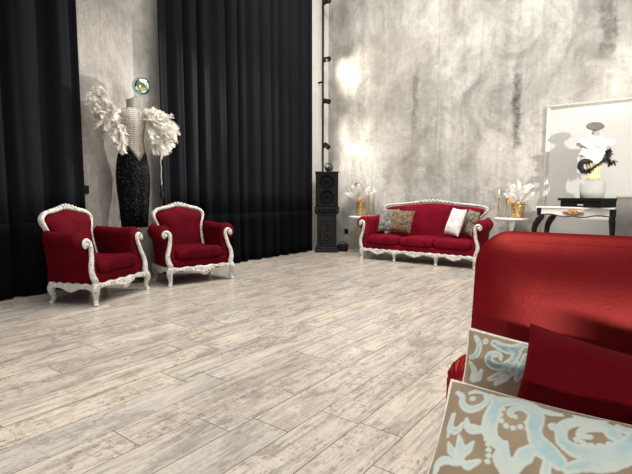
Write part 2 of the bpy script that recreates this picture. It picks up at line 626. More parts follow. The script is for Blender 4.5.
M['grey_floral'] = blotch_mat('grey_floral_brocade', (0.24, 0.225, 0.21), (0.07, 0.065, 0.06), (0.42, 0.39, 0.36), 13)
M['leopard'] = blotch_mat('brown_gold_sequin_cloth', (0.20, 0.125, 0.065), (0.022, 0.013, 0.009), (0.42, 0.30, 0.18), 30)
M['white_brocade'] = blotch_mat('white_silver_brocade', (0.76, 0.74, 0.70), (0.46, 0.46, 0.44), (0.80, 0.78, 0.74), 12, 0.5, 0.66)
M['green_floral'] = blotch_mat('olive_floral_brocade', (0.24, 0.20, 0.14), (0.045, 0.035, 0.022), (0.50, 0.43, 0.34), 16)
M['scales'] = M['antique_gold']

# ------------------------------------------------------------------ the setting
WX, WY = -5.56, 7.8        # faces of the left and back walls
MB().box(WX - 0.2, 4.5, -3.2, WY + 0.2, -0.12, 0).build('floor', M['floor'], kind='structure')
MB().box(WX - 0.2, 4.5, WY, WY + 0.2, 0, 5.6).build('wall_back', M['wall_back'], kind='structure')
MB().box(WX - 0.2, WX, -3.2, WY, 0, 5.6).build('wall_left', M['wall_left'], kind='structure')
MB().box(WX, WX + 0.014, 2.50, 3.60, 0, 5.6).build('trim_1', M['wall_left'], bevel=0.004, kind='structure')
MB().box(WX, WX + 0.02, 6.75, WY, 0, 5.6).build('trim_2', M['white_wall'], kind='structure')


def curtain(y0, y1, xc, n_folds, seed, label):
    rnd = random.Random(seed)
    root = empty('curtain', (xc, (y0 + y1) / 2, 0), 0, label, 'curtain', 'blackout curtains')
    L = y1 - y0
    ph = rnd.random() * 6

    def fold(u, z):
        # u in 0..1 along the wall, irregular pleats that get softer towards the floor
        w = u + 0.010 * math.sin(u * 23 + ph) + 0.006 * math.sin(u * 57 + 2 * ph)
        a = 2 * PI * w * n_folds
        amp = 0.062 + 0.012 * math.sin(u * 31 + ph * 3)
        sway = 0.5 * math.sin(z * 0.6 + u * 9) * 0.25
        s = math.sin(a + sway)
        return amp * (1 - 2 * (0.5 - 0.5 * s) ** 3.4) + 0.008 * math.sin(2.3 * a + z * 0.5)

    def sheet(z0, z1, nz, off):
        nu = n_folds * 14
        rings = []
        for j in range(nz + 1):
            z = z0 + (z1 - z0) * j / nz
            row = [(fold(i / nu, z) + off, -L / 2 + L * i / nu, z) for i in range(nu + 1)]
            back = [(p[0] - 0.006, p[1], p[2]) for p in reversed(row)]
            rings.append(row + back)
        return MB().loft(rings)
    sheet(0.80, 5.5, 12, 0).build('curtain_cloth', M['curtain'], root)
    sheet(0.012, 0.803, 6, 0.001).build('hem_band', M['curtain_hem'], root)
    return root


curtain(-1.6, 2.705, -5.466, 13, 3, 'charcoal floor-length curtain behind the armchair that stands furthest from the loudspeaker')
curtain(3.725, 7.06, -5.466, 13, 11, 'charcoal floor-length curtain between the feathered dress form and the loudspeaker')

# ------------------------------------------------------------------ carved seats


def scallop(mb, p0, p1, ztop, bot, thick, n=40, bulge=0.0):
    """A carved rail from p0 to p1 (xy) whose lower edge follows bot(t)."""
    p0, p1 = Vector((*p0, 0)), Vector((*p1, 0))
    d = (p1 - p0)
    nn = Vector((d.y, -d.x, 0)).normalized()
    rings = []
    for i in range(n + 1):
        t = i / n
        c = p0 + d * t + nn * (bulge * math.sin(PI * t))
        zb = bot(t)
        zt = ztop + 0.006 * math.sin(2 * PI * t * 5)
        h = zt - zb
        prof = [(-thick / 2, zb + 0.1 * h), (-thick / 2, zt), (thick * 0.2, zt), (thick * 0.55, zt - 0.2 * h), (thick * 0.35, zt - 0.5 * h), (thick * 0.6, zb + 0.2 * h), (thick * 0.3, zb)]
        rings.append([(c.x + nn.x * a, c.y + nn.y * a, z) for a, z in prof])
    mb.loft(rings)


def cab_leg(x, y, sx, sy, zt):
    m = MB()
    m.tube([(x, y, zt), (x + sx * 0.018, y + sy * 0.018, zt * 0.72), (x + sx * 0.004, y + sy * 0.004, zt * 0.32), (x + sx * 0.012, y + sy * 0.012, zt * 0.1), (x + sx * 0.022, y + sy * 0.022, 0.0)],
           [0.040, 0.038, 0.024, 0.022, 0.030], 10, 20)
    m.ball((x + sx * 0.024, y + sy * 0.024, zt * 0.78), (0.022, 0.022, 0.035))
    return m


def pillow_mb(w, h, t, n=22, pinch=0.06, seed=0, sag=0.0):
    """A throw pillow in the xz plane, its face to -y, centred at the origin."""
    m = MB()
    vs_, fs = [], []
    for side in (-1, 1):
        for j in range(n + 1):
            for i in range(n + 1):
                u, v = 2 * i / n - 1, 2 * j / n - 1
                e = max(0.0, (1 - u ** 4)) ** 0.6 * max(0.0, (1 - v ** 4)) ** 0.6
                x = u * w / 2 * (1 - pinch * (1 - v * v) * abs(u))
                z = v * h / 2 * (1 - pinch * (1 - u * u) * abs(v))
                bumpy = 1 + 0.22 * noise.noise((u * 2 + seed, v * 2, side))
                y = side * t / 2 * e * bumpy
                z += sag * (1 - u * u) * -0.3
                vs_.append((x, y, z))
    k = (n + 1) * (n + 1)
    for s in (0, 1):
        for j in range(n):
            for i in range(n):
                a = s * k + j * (n + 1) + i
                q = (a, a + 1, a + n + 2, a + n + 1)
                fs.append(q if s == 0 else q[::-1])
    m.add(vs_, fs)
    return m


def edge_ring(w, h, n=22, pinch=0.06):
    out = []
    for (s0, s1) in (((-1, -1), (1, -1)), ((1, -1), (1, 1)), ((1, 1), (-1, 1)), ((-1, 1), (-1, -1))):
        for i in range(n):
            f = i / n
            u, v = s0[0] + (s1[0] - s0[0]) * f, s0[1] + (s1[1] - s0[1]) * f
            out.append((u * w / 2 * (1 - pinch * (1 - v * v) * abs(u)), 0, v * h / 2 * (1 - pinch * (1 - u * u) * abs(v))))
    return out


def seat_cushion_mb(x0, x1, y0, y1, z0, z1, seed):
    """A box cushion with a crown and soft crumples."""
    m = MB()
    nx, ny, nz = 18, 14, 3
    cx, cy = (x0 + x1) / 2, (y0 + y1) / 2
    rings = []
    prof = [(0.90, 0.0), (0.98, 0.10), (1.0, 0.30), (1.0, 0.55), (0.985, 0.78), (0.94, 0.93), (0.85, 1.02), (0.65, 1.10), (0.4, 1.15), (0.15, 1.17), (0.02, 1.17)]
    n = 56
    for s, zz in prof:
        ring = []
        for k in range(n):
            a = 2 * PI * k / n
            ca, sa = math.cos(a), math.sin(a)
            e = 0.22
            px = math.copysign(abs(ca) ** e, ca)
            py = math.copysign(abs(sa) ** e, sa)
            x = cx + (x1 - x0) / 2 * px * s
            y = cy + (y1 - y0) / 2 * py * s
            z = z0 + (z1 - z0) * zz * 0.86
            w = noise.noise((x * 7 + seed, y * 7, z * 9)) * 0.016 + (0.5 - abs(noise.noise((x * 11 + seed, y * 14, z * 8)))) * 0.016 + noise.noise((x * 23 + seed, y * 23, z * 15)) * 0.006
            ring.append((x, y, z + (w if zz > 0.2 else 0)))
        rings.append(ring)
    m.loft(rings)
    return m


def back_outline(hw, z0, z1, crest, shoulder, n=64):
    """Cartouche outline: waist at z0, rounded shoulders, crest in the middle of the top."""
    pts = []
    P = [(-hw * 0.86, z0), (-hw * 0.83, z0 + (z1 - z0) * 0.35), (-hw * 0.86, z0 + (z1 - z0) * 0.60), (-hw * 0.985, z0 + (z1 - z0) * 0.80), (-hw + shoulder * 0.62, z1 - crest * 1.25),
         (-hw * 0.45, z1 - crest * 0.62), (-hw * 0.16, z1 - crest * 0.10), (0, z1)]
    P = P + [(-x, z) for x, z in reversed(P[:-1])]
    c = catmull([(x, 0, z) for x, z in P], n)
    return [(p.x, p.z) for p in c]


def carved_seat(kind, hw, depth_f, depth_b, legs_x, n_cush, vel, arm_top=0.735, back_top=0.97, zr=0.135):
    """hw: half width at the front posts. Front faces -y. Returns its root."""
    root = empty(kind)
    zt = zr + (0.085 if n_cush == 1 else 0.075)                     # top of the carved rail
    yf, yb = -depth_f, depth_b
    dk = 0.105 if n_cush == 1 else 0.10
    # seat deck
    MB().box(-hw + 0.035, hw - 0.035, yf + 0.02, yb, zt - 0.06, zt + dk - 0.015).build('seat', vel, root, bevel=0.02)
    inner = hw - 0.085
    w = 2 * inner / n_cush
    for k in range(n_cush):
        seat_cushion_mb(-inner + k * w + 0.004, -inner + (k + 1) * w - 0.004, yf - 0.005, yb - 0.07, zt + dk - 0.015, zt + dk + (0.135 if n_cush > 1 else 0.125), 3.1 * k + hw * 5).build('seat_cushion', vel, root)
    # backrest
    bhw = hw - 0.075
    tilt = 0.23 if n_cush == 1 else 0.17
    yfun = lambda x, z: yb - 0.035 + (z - 0.45) * tilt
    out = back_outline(bhw, 0.30, back_top - 0.035, 0.045 if n_cush == 1 else 0.055, 0.11 if n_cush == 1 else 0.20)
    MB().pad(out, yfun, 0.085, 0.035, 9, 2.6).build('backrest', vel, root)
    fr = [(x * 1.012, yfun(x, z) + 0.002, 0.5 + (z - 0.5) * 1.02 + 0.004) for x, z in back_outline(bhw + 0.018, 0.34, back_top - 0.02, 0.045 if n_cush == 1 else 0.055, 0.11 if n_cush == 1 else 0.20, 72)]
    m = MB()
    nfr = len(fr)
    m.tube(fr, [(0.024 if n_cush == 1 else 0.019) + 0.006 * abs(math.sin(k * 0.9)) for k in range(24)], 10, 110, sq=(1.1, 0.95))
    # carved leaves along the crest
    span = 0.22 if n_cush == 1 else 0.5
    cnt = 11 if n_cush == 1 else 15
    for k in range(cnt):
        u = -1 + 2 * k / (cnt - 1)
        x = u * span
        best = min((p for p in fr if p[2] > 0.7), key=lambda p: abs(p[0] - x))
        m.ball((x, best[1] - 0.014, best[2] + 0.008 + 0.010 * (1 - abs(u))), (0.026, 0.018, 0.017 + 0.012 * (1 - abs(u))), 8, 6)
    for s in (-1, 1):
        best = min((p for p in fr if p[2] > 0.6), key=lambda p: abs(p[0] - s * (bhw - 0.05)))
        for q in range(4):
            i = min(range(nfr), key=lambda i_: abs(fr[i_][0] - s * (bhw - 0.02 - 0.03 * q)) + (0 if fr[i_][2] > 0.7 else 9))
            m.ball((fr[i][0], fr[i][1] - 0.014, fr[i][2]), (0.022, 0.016, 0.018), 8, 6)
    m.build('back_frame', M['paint'], root)
    # arms, posts, legs
    rake = 0.10 if n_cush == 1 else 0.04
    for s in (-1, 1):
        a = MB()
        rings = []
        na = 16
        for i in range(na + 1):
            t = i / na
            y = yb - 0.025 + (yf + 0.02 - yb + 0.025) * t
            slim = 1 - 0.42 * max(0.0, 1 - t / 0.3)      # the arm narrows where it meets the back
            rise = 0.03 * (1 - t) ** 2
            dr = 0.012 * math.sin(PI * t)
            sc = 1.0
            if i == 0: sc = 0.8
            if i == na: sc = 0.86
            cx, cz, r = hw - 0.005 + 0.04 * t, arm_top - 0.1 + rise - dr, 0.085 + 0.018 * t
            prof = [(hw - 0.085, zt - 0.02), (hw - 0.095, zt + 0.12), (hw - 0.10, cz - 0.10)]
            for q in range(11):
                an = PI * (1.02 - 1.22 * q / 10)
                prof.append((cx + r * math.cos(an) * 1.02, cz + r * math.sin(an)))
            prof += [(hw + 0.045, cz - 0.11), (hw + 0.018, zt + 0.10), (hw + 0.012, zt - 0.02)]
            mx = sum(p[0] for p in prof) / len(prof)
            mz = sum(p[1] for p in prof) / len(prof)
            rings.append([(s * (hw - 0.10 + (mx + (x - mx) * sc - hw + 0.10) * slim), y + (rake * t + 0.03 * (1 - t)) * (z - zt) / (arm_top - zt), mz + (z - mz) * sc) for x, z in prof])
        a.loft(rings)
        a.build('armrest', vel, root)
        p = MB()
        py = yf - 0.012
        c1 = (hw + 0.022, arm_top - 0.098)
        path = [(hw - 0.012, zt - 0.05), (hw + 0.002, zt + 0.03), (hw + 0.020, zt + 0.09), (hw + 0.016, zt + 0.17), (hw - 0.012, zt + 0.25), (hw - 0.034, arm_top - 0.145), (hw - 0.024, arm_top - 0.098), (hw + 0.010, arm_top - 0.080), (hw + 0.044, arm_top - 0.098), (hw + 0.050, arm_top - 0.135), (hw + 0.026, arm_top - 0.148)]
        p.tube([(s * x, py + rake * max(0, z - zt) / (arm_top - zt), z) for x, z in path], [0.032, 0.033, 0.030, 0.027, 0.025, 0.023, 0.021, 0.020, 0.019, 0.018, 0.018], 10, 60, sq=(0.9, 1.0), up=(0, 1, 0))
        p.ball((s * (hw + 0.024), py - 0.010 + rake * 0.75, arm_top - 0.125), (0.024, 0.020, 0.024))
        p.build('arm_post', M['paint'], root)
        r = MB()
        scallop(r, (s * (hw + 0.012), yb - 0.08), (s * (hw + 0.012), yf + 0.02) if s < 0 else (s * (hw + 0.012), yf + 0.02), zt, lambda t: zr + 0.035 - 0.045 * math.exp(-((t - 0.5) / 0.16) ** 2) - 0.03 * (abs(2 * t - 1) ** 6), 0.032) if s < 0 else \
            scallop(r, (s * (hw + 0.012), yf + 0.02), (s * (hw + 0.012), yb - 0.08), zt, lambda t: zr + 0.035 - 0.045 * math.exp(-((t - 0.5) / 0.16) ** 2) - 0.03 * (abs(2 * t - 1) ** 6), 0.032)
        r.build('side_rail', M['paint'], root)
        cab_leg(s * (hw - 0.03), yb - (0.09 if n_cush == 1 else 0.02), s * 0.8, 1.2, zt - 0.02).build('leg', M['paint'], root)
    for x in legs_x:
        sx = 0 if abs(x) < hw * 0.7 else math.copysign(1, x)
        cab_leg(x, yf - 0.002, sx, -1, zt - 0.01).build('leg', M['paint'], root)
    # front apron in bays between the legs
    ap = MB()
    for xa, xb in zip(legs_x[:-1], legs_x[1:]):
        if n_cush == 1:
            bot = lambda t: zr + 0.042 - 0.070 * math.exp(-((t - 0.5) / 0.13) ** 2) + 0.018 * math.sin(PI * t * 6) * (1 - abs(2 * t - 1)) - 0.035 * abs(2 * t - 1) ** 8
        else:
            bot = lambda t: zr + 0.030 - 0.018 * math.exp(-((t - 0.5) / 0.16) ** 2) + 0.012 * math.sin(PI * t * 4) * (1 - abs(2 * t - 1)) - 0.05 * abs(2 * t - 1) ** 6
        scallop(ap, (xa, yf - 0.01), (xb, yf - 0.01), zt, bot, 0.036, 48, 0.015)
        xm = (xa + xb) / 2
        wsc = (xb - xa)
        for q in range(7):
            u = (q - 3) / 3
            ap.ball((xm + u * wsc * 0.16, yf - 0.045, zt - 0.045 - 0.03 * (1 - abs(u))), (0.022, 0.012, 0.020), 8, 6)
        for e in (-1, 1):
            for q in range(3):
                ap.ball((xm + e * wsc * (0.30 + 0.06 * q), yf - 0.034, zt - 0.03), (0.02, 0.010, 0.014), 8, 6)
    ap.build('apron', M['paint'], root)
    return root


chair = carved_seat('armchair', 0.408, 0.34, 0.27, [-0.408, 0.408], 1, M['velvet'])
tag(chair, 'red velvet armchair with carved white frame, just in front of the narrow curtain beside the feathered dress form', 'armchair', 'carved armchairs')
chair['label'] = 'wine red armchair with carved white frame, the nearer of the two along the curtains'
chair.location = (-4.90, 2.49, 0)
chair.rotation_euler.z = math.radians(113)
chair2 = copy_tree(chair)
chair2['label'] = 'wine red carved armchair between the feathered dress form and the loudspeaker'
chair2.location = (-4.90, 3.76, 0)
chair2.rotation_euler.z = math.radians(77)

sofa = carved_seat('sofa', 0.985, 0.35, 0.33, [-0.96, -0.35, 0.37, 0.96], 3, M['velvet_sofa'], 0.735, 0.995, 0.115)
tag(sofa, 'long red velvet sofa with carved white frame standing along the concrete wall', 'sofa')
sofa.location = (-3.11, 7.12, 0)

# ------------------------------------------------------------------ pillows on the far sofa


def put_pillow(name, m, w, h, t, loc, rx, ry, rz, mat, label, group=None, piping=None, seed=0):
    o = m.build(name, mat)
    o.location = loc
    o.rotation_mode = 'YXZ'
    o.rotation_euler = (math.radians(rx), math.radians(ry), math.radians(rz))
    tag(o, label, 'cushion', group)
    if piping is not None:
        MB().tube(edge_ring(w, h), 0.006, 8, closed=True).build('piping', piping, o)
    return o


G = 'throw pillows on the carved sofa'
put_pillow('throw_pillow', pillow_mb(0.36, 0.42, 0.13, seed=1), 0.36, 0.42, 0.13, (-3.818, 7.21, 0.655), -18, 0, 4, M['grey_floral'], 'grey floral throw pillow against the arm nearest the loudspeaker on the carved sofa', G)
put_pillow('throw_pillow', pillow_mb(0.43, 0.40, 0.14, seed=4), 0.43, 0.40, 0.14, (-3.49, 7.06, 0.655), -20, 2, -3, M['leopard'], 'brown and gold mottled throw pillow leaning over the grey one', G)
put_pillow('throw_pillow', pillow_mb(0.38, 0.44, 0.13, seed=7), 0.38, 0.44, 0.13, (-2.565, 7.09, 0.675), -18, 3, -36, M['white_brocade'], 'white and silver throw pillow on the carved sofa', G)
put_pillow('throw_pillow', pillow_mb(0.36, 0.40, 0.12, seed=9), 0.36, 0.40, 0.12, (-2.335, 7.13, 0.665), -14, 6, -44, M['green_floral'], 'olive floral throw pillow tucked between the white pillow and the sofa arm', G)

# ------------------------------------------------------------------ feathers


def plume(mb, p0, d, L, w, droop, n=14, curl=0.3, rnd=random, side=None):
    d = Vector(d).normalized()
    if side is None:
        side = d.cross(Vector((rnd.uniform(-1, 1), rnd.uniform(-1, 1), rnd.uniform(-1, 1))))
        if side.length < 0.1: side = d.cross(Vector((0, 0, 1)))
    side = Vector(side).normalized()
    nrm = d.cross(side)
    p0 = Vector(p0)
    sp = []
    for i in range(n + 1):
        t = i / n
        sp.append(p0 + d * (L * t) + Vector((0, 0, -droop * t * t)) + nrm * (curl * L * t * t * t))
    vs_, fs = [], []
    for i in range(n):
        t = (i + 0.5) / n
        ww = w * (0.35 + 0.65 * math.sin(PI * min(1, t * 0.85 + 0.12))) * rnd.uniform(0.75, 1.15)
        st = sp[i + 1] - sp[i]
        for s in (-1, 1):
            tip = sp[i] + side * (s * ww) + d * (ww * 0.75) + nrm * (ww * rnd.uniform(-0.45, 0.45)) + Vector((0, 0, -0.25 * ww))
            midp = (sp[i] + tip) * 0.5 + nrm * (ww * 0.15)
            b = len(vs_)
            vs_ += [sp[i], sp[i] + st * 0.9, midp + st * 0.55, tip, midp + st * 0.0]
            fs.append((b, b + 1, b + 2, b + 3, b + 4))
    mb.add(vs_, fs)


def in_poly(x, z, poly):
    c = False
    j = len(poly) - 1
    for i in range(len(poly)):
        xi, zi = poly[i]
        xj, zj = poly[j]
        if (zi > z) != (zj > z) and x < (xj - xi) * (z - zi) / (zj - zi) + xi: c = not c
        j = i
    return c


# ------------------------------------------------------------------ the feathered dress form
form = empty('dress_form', (-5.315, 3.245, 0), math.radians(75), 'dress form with lace bodice, feather wings, black sequin skirt and iridescent ball head', 'mannequin')
MB().lathe([(0.15, 0.0), (0.15, 0.015), (0.13, 0.025), (0.03, 0.035), (0.022, 0.06), (0.018, 0.75)], 24).build('stand', M['black'], form)


def ell_ring(hw, hd, z, n=36, zfun=None, cy=0.0, front=0.0):
    ring = []
    for k in range(n):
        a = 2 * PI * k / n
        x, y = hw * math.cos(a), hd * math.sin(a)
        if y < 0: y *= 1 + front * (1 - abs(math.cos(a)))
        zz = z + (zfun(math.cos(a), math.sin(a)) if zfun else 0)
        ring.append((x, y + cy, zz))
    return ring


# bodice: bust to the waist, its lower edge a V in front
Vf = lambda c, s: (-0.20 * max(0.0, 1 - abs(c - 0.34) * 1.05) if s < 0 else 0.0)
bod = MB()
prof = [(0.151, 0.113, 1.715, 0.0, 1.0), (0.140, 0.104, 1.75, 0.0, 0.8), (0.142, 0.106, 1.84, 0.1, 0.35), (0.165, 0.115, 1.94, 0.25, 0.0), (0.185, 0.115, 2.02, 0.15, 0.0), (0.203, 0.098, 2.09, 0.0, 0.0), (0.198, 0.08, 2.13, 0, 0), (0.12, 0.065, 2.16, 0, 0), (0.062, 0.055, 2.175, 0, 0)]
rings = [ell_ring(a, b, z, 40, (lambda c, s, k=k: Vf(c, s) * k), 0, f) for a, b, z, f, k in prof]
bod.loft(rings)
bod.build('bodice', M['lace'], form)
# neck of the form
nk = MB()
nk.loft([ell_ring(0.058, 0.052, 2.16, cy=0.0), ell_ring(0.052, 0.048, 2.20), ell_ring(0.050, 0.046, 2.25), ell_ring(0.060, 0.05, 2.29, zfun=lambda c, s: 0.02 * c)])
nk.build('neck', M['form'], form)
# skirt
sk = MB()
prof = [(0.163, 0.088, 0.690, 0), (0.186, 0.112, 1.0, 0), (0.204, 0.132, 1.2, 0), (0.206, 0.138, 1.36, 0.1), (0.198, 0.136, 1.48, 0.3), (0.178, 0.126, 1.58, 0.6), (0.158, 0.117, 1.66, 0.85), (0.148, 0.108, 1.72, 1.0)]
rings = []
for i, (a, b, z, k) in enumerate(prof):
    ring = ell_ring(a, b, z, 80, (lambda c, s, k=k: Vf(c, s) * k))
    if i < 4:
        ring = [(x * (1 + 0.035 * math.sin(q * 2 * PI * 10 / 80)), y * (1 + 0.035 * math.sin(q * 2 * PI * 10 / 80)), zz) for q, (x, y, zz) in enumerate(ring)]
    rings.append(ring)
sk.loft(rings)
sk.build('skirt', M['sequin'], form)
rnd = random.Random(5)
polyL = [(-0.5, 2.3), (-0.42, 2.4), (-0.32, 2.34), (-0.25, 2.19), (-0.17, 2.1), (-0.08, 1.9), (-0.13, 1.61), (-0.24, 1.73), (-0.33, 1.87), (-0.44, 1.94), (-0.49, 2.11)]
polyR = [(0.145, 2.13), (0.275, 2.22), (0.425, 2.18), (0.535, 2.03), (0.565, 1.85), (0.465, 1.72), (0.335, 1.63), (0.215, 1.66), (0.165, 1.86)]
for poly, sgn in ((polyL, -1), (polyR, 1)):
    f = MB()
    sh = Vector((sgn * 0.17, 0.02, 2.06))
    cnt = 0
    while cnt < 210:
        x, z = rnd.uniform(-0.7, 0.7), rnd.uniform(1.55, 2.45)
        if not in_poly(x, z, poly): continue
        dx, dz = x - sh.x, z - sh.z
        y = rnd.uniform(-0.17, -0.01)
        d = Vector((dx + rnd.uniform(-.15, .15), y * 1.2 + rnd.uniform(-.12, .05), dz + rnd.uniform(-.14, .12)))
        if d.length < 0.05: d = Vector((sgn, 0, -0.5))
        d.normalize()
        L = rnd.uniform(0.14, 0.20)
        p0 = Vector((x, y, z)) - d * L * 0.85
        plume(f, p0, d, L, rnd.uniform(0.040, 0.056), 0.03, 24, rnd.uniform(-0.35, 0.35), rnd)
        cnt += 1
    # long quills from the shoulder that carry the wing
    for k in range(14):
        tx, tz = rnd.choice(poly)
        f.tube([tuple(sh), ((sh.x + tx) / 2, 0.0, (sh.z + tz) / 2 + 0.01), (tx * 0.97, -0.01, tz)], [0.006, 0.005, 0.002], 6, 8)
    f.build('feather_wing', M['feather'], form)
MB().tube([(0.0, 0, 2.26), (0.03, 0, 2.31), (0.125, 0, 2.34), (0.135, 0, 2.37)], [0.005, 0.004, 0.004, 0.005], 8, 14).build('head_rod', M['steel'], form)
MB().ball((0.135, 0, 2.46), 0.108, 32, 20).build('head_ball', M['orb'], form)

# tassel cord by the curtain edge, socket on the pier
ts = empty('tassel_cord', (-5.33, 3.66, 0), 0, 'beaded cord with a dark tassel hanging at the curtain edge beside the sequin skirt', 'tassel')
b = MB()
for k in range(34):
    z = 1.22 + k * 0.028
    b.ball((0, 0.004 * math.sin(k), z), (0.008, 0.008, 0.014), 8, 6)
b.build('bead_string', M['silver'], ts)
MB().lathe([(0.008, 1.23), (0.022, 1.20), (0.016, 1.17), (0.024, 1.13), (0.028, 1.06), (0.024, 1.05)], 14).build('tassel', M['black_carved'], ts)
MB().box(-0.03, 0.012, -0.008, 0.008, 2.165, 2.18).build('hook', M['steel'], ts)
so = MB().box(0, 0.012, -0.045, 0.045, -0.05, 0.05).build('wall_socket', M['black_plastic'], loc=(WX + 0.014, 2.745, 1.165), bevel=0.004)
tag(so, 'small black wall switch on the bare concrete next to the curtain edge', 'wall switch')
MB().box(0.012, 0.017, -0.02, 0.02, -0.03, 0.03).build('rocker', M['black'], so)

# ------------------------------------------------------------------ loudspeaker on its column, spotlights on the pole
RZ = math.radians(37)
SX, SY = -5.15, 7.20
pd = empty('pedestal', (SX, SY, 0), RZ, 'ornate black carved pedestal column under the loudspeaker', 'pedestal')
MB().box(-0.225, 0.225, -0.17, 0.17, 0, 0.06).box(-0.205, 0.205, -0.155, 0.155, 0.06, 0.10).build('base', M['black_carved'], pd, bevel=0.012)
sh = MB().box(-0.185, 0.185, -0.14, 0.14, 0.10, 0.72)
sh.build('shaft', M['black_carved'], pd, bevel=0.015)
pn = MB()
pn.tube([(-0.13, -0.145, 0.18), (-0.13, -0.145, 0.64), (0.13, -0.145, 0.64), (0.13, -0.145, 0.18), (-0.13, -0.145, 0.18)], 0.010, 8, 4)
for k in range(7):
    pn.ball((0.03 * math.sin(k * 1.7), -0.142, 0.24 + k * 0.06), (0.045 - 0.003 * k, 0.016, 0.03), 8, 6)
pn.build('carved_panel', M['black_carved'], pd)
cp = MB().box(-0.20, 0.20, -0.15, 0.15, 0.72, 0.75).box(-0.235, 0.235, -0.175, 0.175, 0.83, 0.875)
for s in (-1, 1):
    cp.ball((s * 0.19, -0.14, 0.79), (0.045, 0.04, 0.05), 12, 8)
for k in range(5):
    cp.ball((-0.12 + 0.06 * k, -0.15, 0.79), (0.035, 0.025, 0.045), 10, 8)
cp.box(-0.19, 0.19, -0.14, 0.14, 0.75, 0.83)
cp.build('capital', M['black_carved'], pd)

ls = empty('loudspeaker', (SX, SY, 0.876), RZ, 'tall black two-cone loudspeaker on the carved pedestal in the corner', 'loudspeaker')
MB().box(-0.215, 0.215, -0.16, 0.17, 0, 0.645).build('cabinet', M['black_plastic'], ls, bevel=0.012)
MB().box(-0.225, 0.225, -0.17, 0.175, 0.646, 0.668).build('top_plate', M['black'], ls, bevel=0.004)
for z in (0.19, 0.48):
    MB().lathe([(0.135, -0.150), (0.135, -0.172), (0.122, -0.176), (0.112, -0.165), (0.06, -0.158), (0.04, -0.168), (0.01, -0.172)], 32, (0, 0, z), axis='y').build('speaker_cone', M['grille'], ls)

lampo = empty('stage_lamp', (SX + 0.06, SY - 0.03, 1.545), math.radians(60), 'small black stage lamp lying on top of the loudspeaker', 'lamp')
MB().lathe([(0.05, -0.09), (0.058, -0.08), (0.06, 0.02), (0.05, 0.06), (0.03, 0.09)], 20, (0, 0, 0.062), axis='y').build('housing', M['black_plastic'], lampo)
MB().lathe([(0.047, -0.094), (0.03, -0.098), (0.005, -0.10)], 20, (0, 0, 0.062), axis='y').build('lens', M['lens'], lampo)
MB().tube([(-0.07, 0, 0.06), (-0.075, 0, 0.12), (-0.03, 0.01, 0.15), (0.03, 0.01, 0.15), (0.075, 0, 0.12), (0.07, 0, 0.06)], 0.009, 8, 24).build('yoke', M['black_plastic'], lampo)

PX, PY = -5.43, 7.455
pole = empty('light_pole', (PX, PY, 0), 0, 'thin black vertical pole carrying spotlights in the corner of the walls', 'pole')
MB().lathe([(0.05, 0), (0.05, 0.012), (0.021, 0.02), (0.021, 5.5)], 16).build('tube', M['black_plastic'], pole)
for z in (1.2, 3.3, 5.2):
    MB().box(-0.115, 0.0, -0.012, 0.012, z, z + 0.03).build('bracket', M['black_plastic'], pole)


def pole_spot(z, az, tilt, label, fixed=True):
    r = empty('spotlight', (PX, PY, z), az, label, 'spotlight', 'spotlights on the corner pole')
    MB().box(-0.028, 0.028, -0.050, -0.0215, -0.035, 0.035).build('clamp', M['black_plastic'], r)
    MB().tube([(0, -0.045, 0.01), (0, -0.06, 0.02), (0, -0.10, 0.0)], 0.013, 8, 6).build('stem', M['black_plastic'], r)
    h = MB().lathe([(0.030, 0.075), (0.042, 0.06), (0.045, -0.03), (0.050, -0.075), (0.045, -0.075), (0.038, -0.05)], 18, axis='y')
    h.xform(Matrix.Translation((0, -0.125, 0.0)) @ Matrix.Rotation(tilt, 4, 'X'))
    h.build('lamp_head', M['black_plastic'], r)
    l = MB().lathe([(0.040, -0.045), (0.02, -0.050), (0.004, -0.052)], 18, axis='y')
    l.xform(Matrix.Translation((0, -0.125, 0.0)) @ Matrix.Rotation(tilt, 4, 'X'))
    l.build('lens', M['lens'], r)
    return r


pole_spot(4.80, math.radians(72), math.radians(10), 'topmost black spotlight on the corner pole')
pole_spot(3.72, math.radians(72), math.radians(10), 'second black spotlight from the top of the corner pole')
pole_spot(2.93, math.radians(72), math.radians(20), 'third black spotlight from the top of the corner pole')
pole_spot(2.07, math.radians(72), math.radians(35), 'lowest black spotlight on the corner pole, just above the loudspeaker')
# their beams on the concrete
for z, e in ((3.60, 62), (2.35, 24)):
    spot('pole_beam', (PX + 0.08, PY - 0.22, z), (-4.7, WY, z - 0.1), e, 115, 1.0, 0.03, (1, 0.93, 0.80))
spot('pole_beam', (PX + 0.08, PY - 0.45, 1.98), (-4.0, WY, 1.3), 60, 140, 1.0, 0.03, (1, 0.95, 0.85))

so2 = MB().box(-0.045, 0.045, -0.012, 0, -0.05, 0.05).build('wall_socket', M['black_plastic'], loc=(-5.08, WY, 0.36), bevel=0.004)
tag(so2, 'small black power socket on the wall beside the carved pedestal', 'socket')
MB().lathe([(0.025, -0.016), (0.02, -0.012)], 16, axis='y').build('outlet', M['grille'], so2)
fx = empty('floor_box', (-4.93, 7.43, 0), math.radians(20), 'small black box on the floor beside the carved pedestal', 'box')
MB().box(-0.10, 0.10, -0.08, 0.08, 0, 0.14).build('case', M['black_plastic'], fx, bevel=0.02)
MB().tube([(-0.06, 0, 0.14), (-0.05, 0, 0.18), (0.05, 0, 0.18), (0.06, 0, 0.14)], 0.008, 8, 12).build('handle', M['black'], fx)

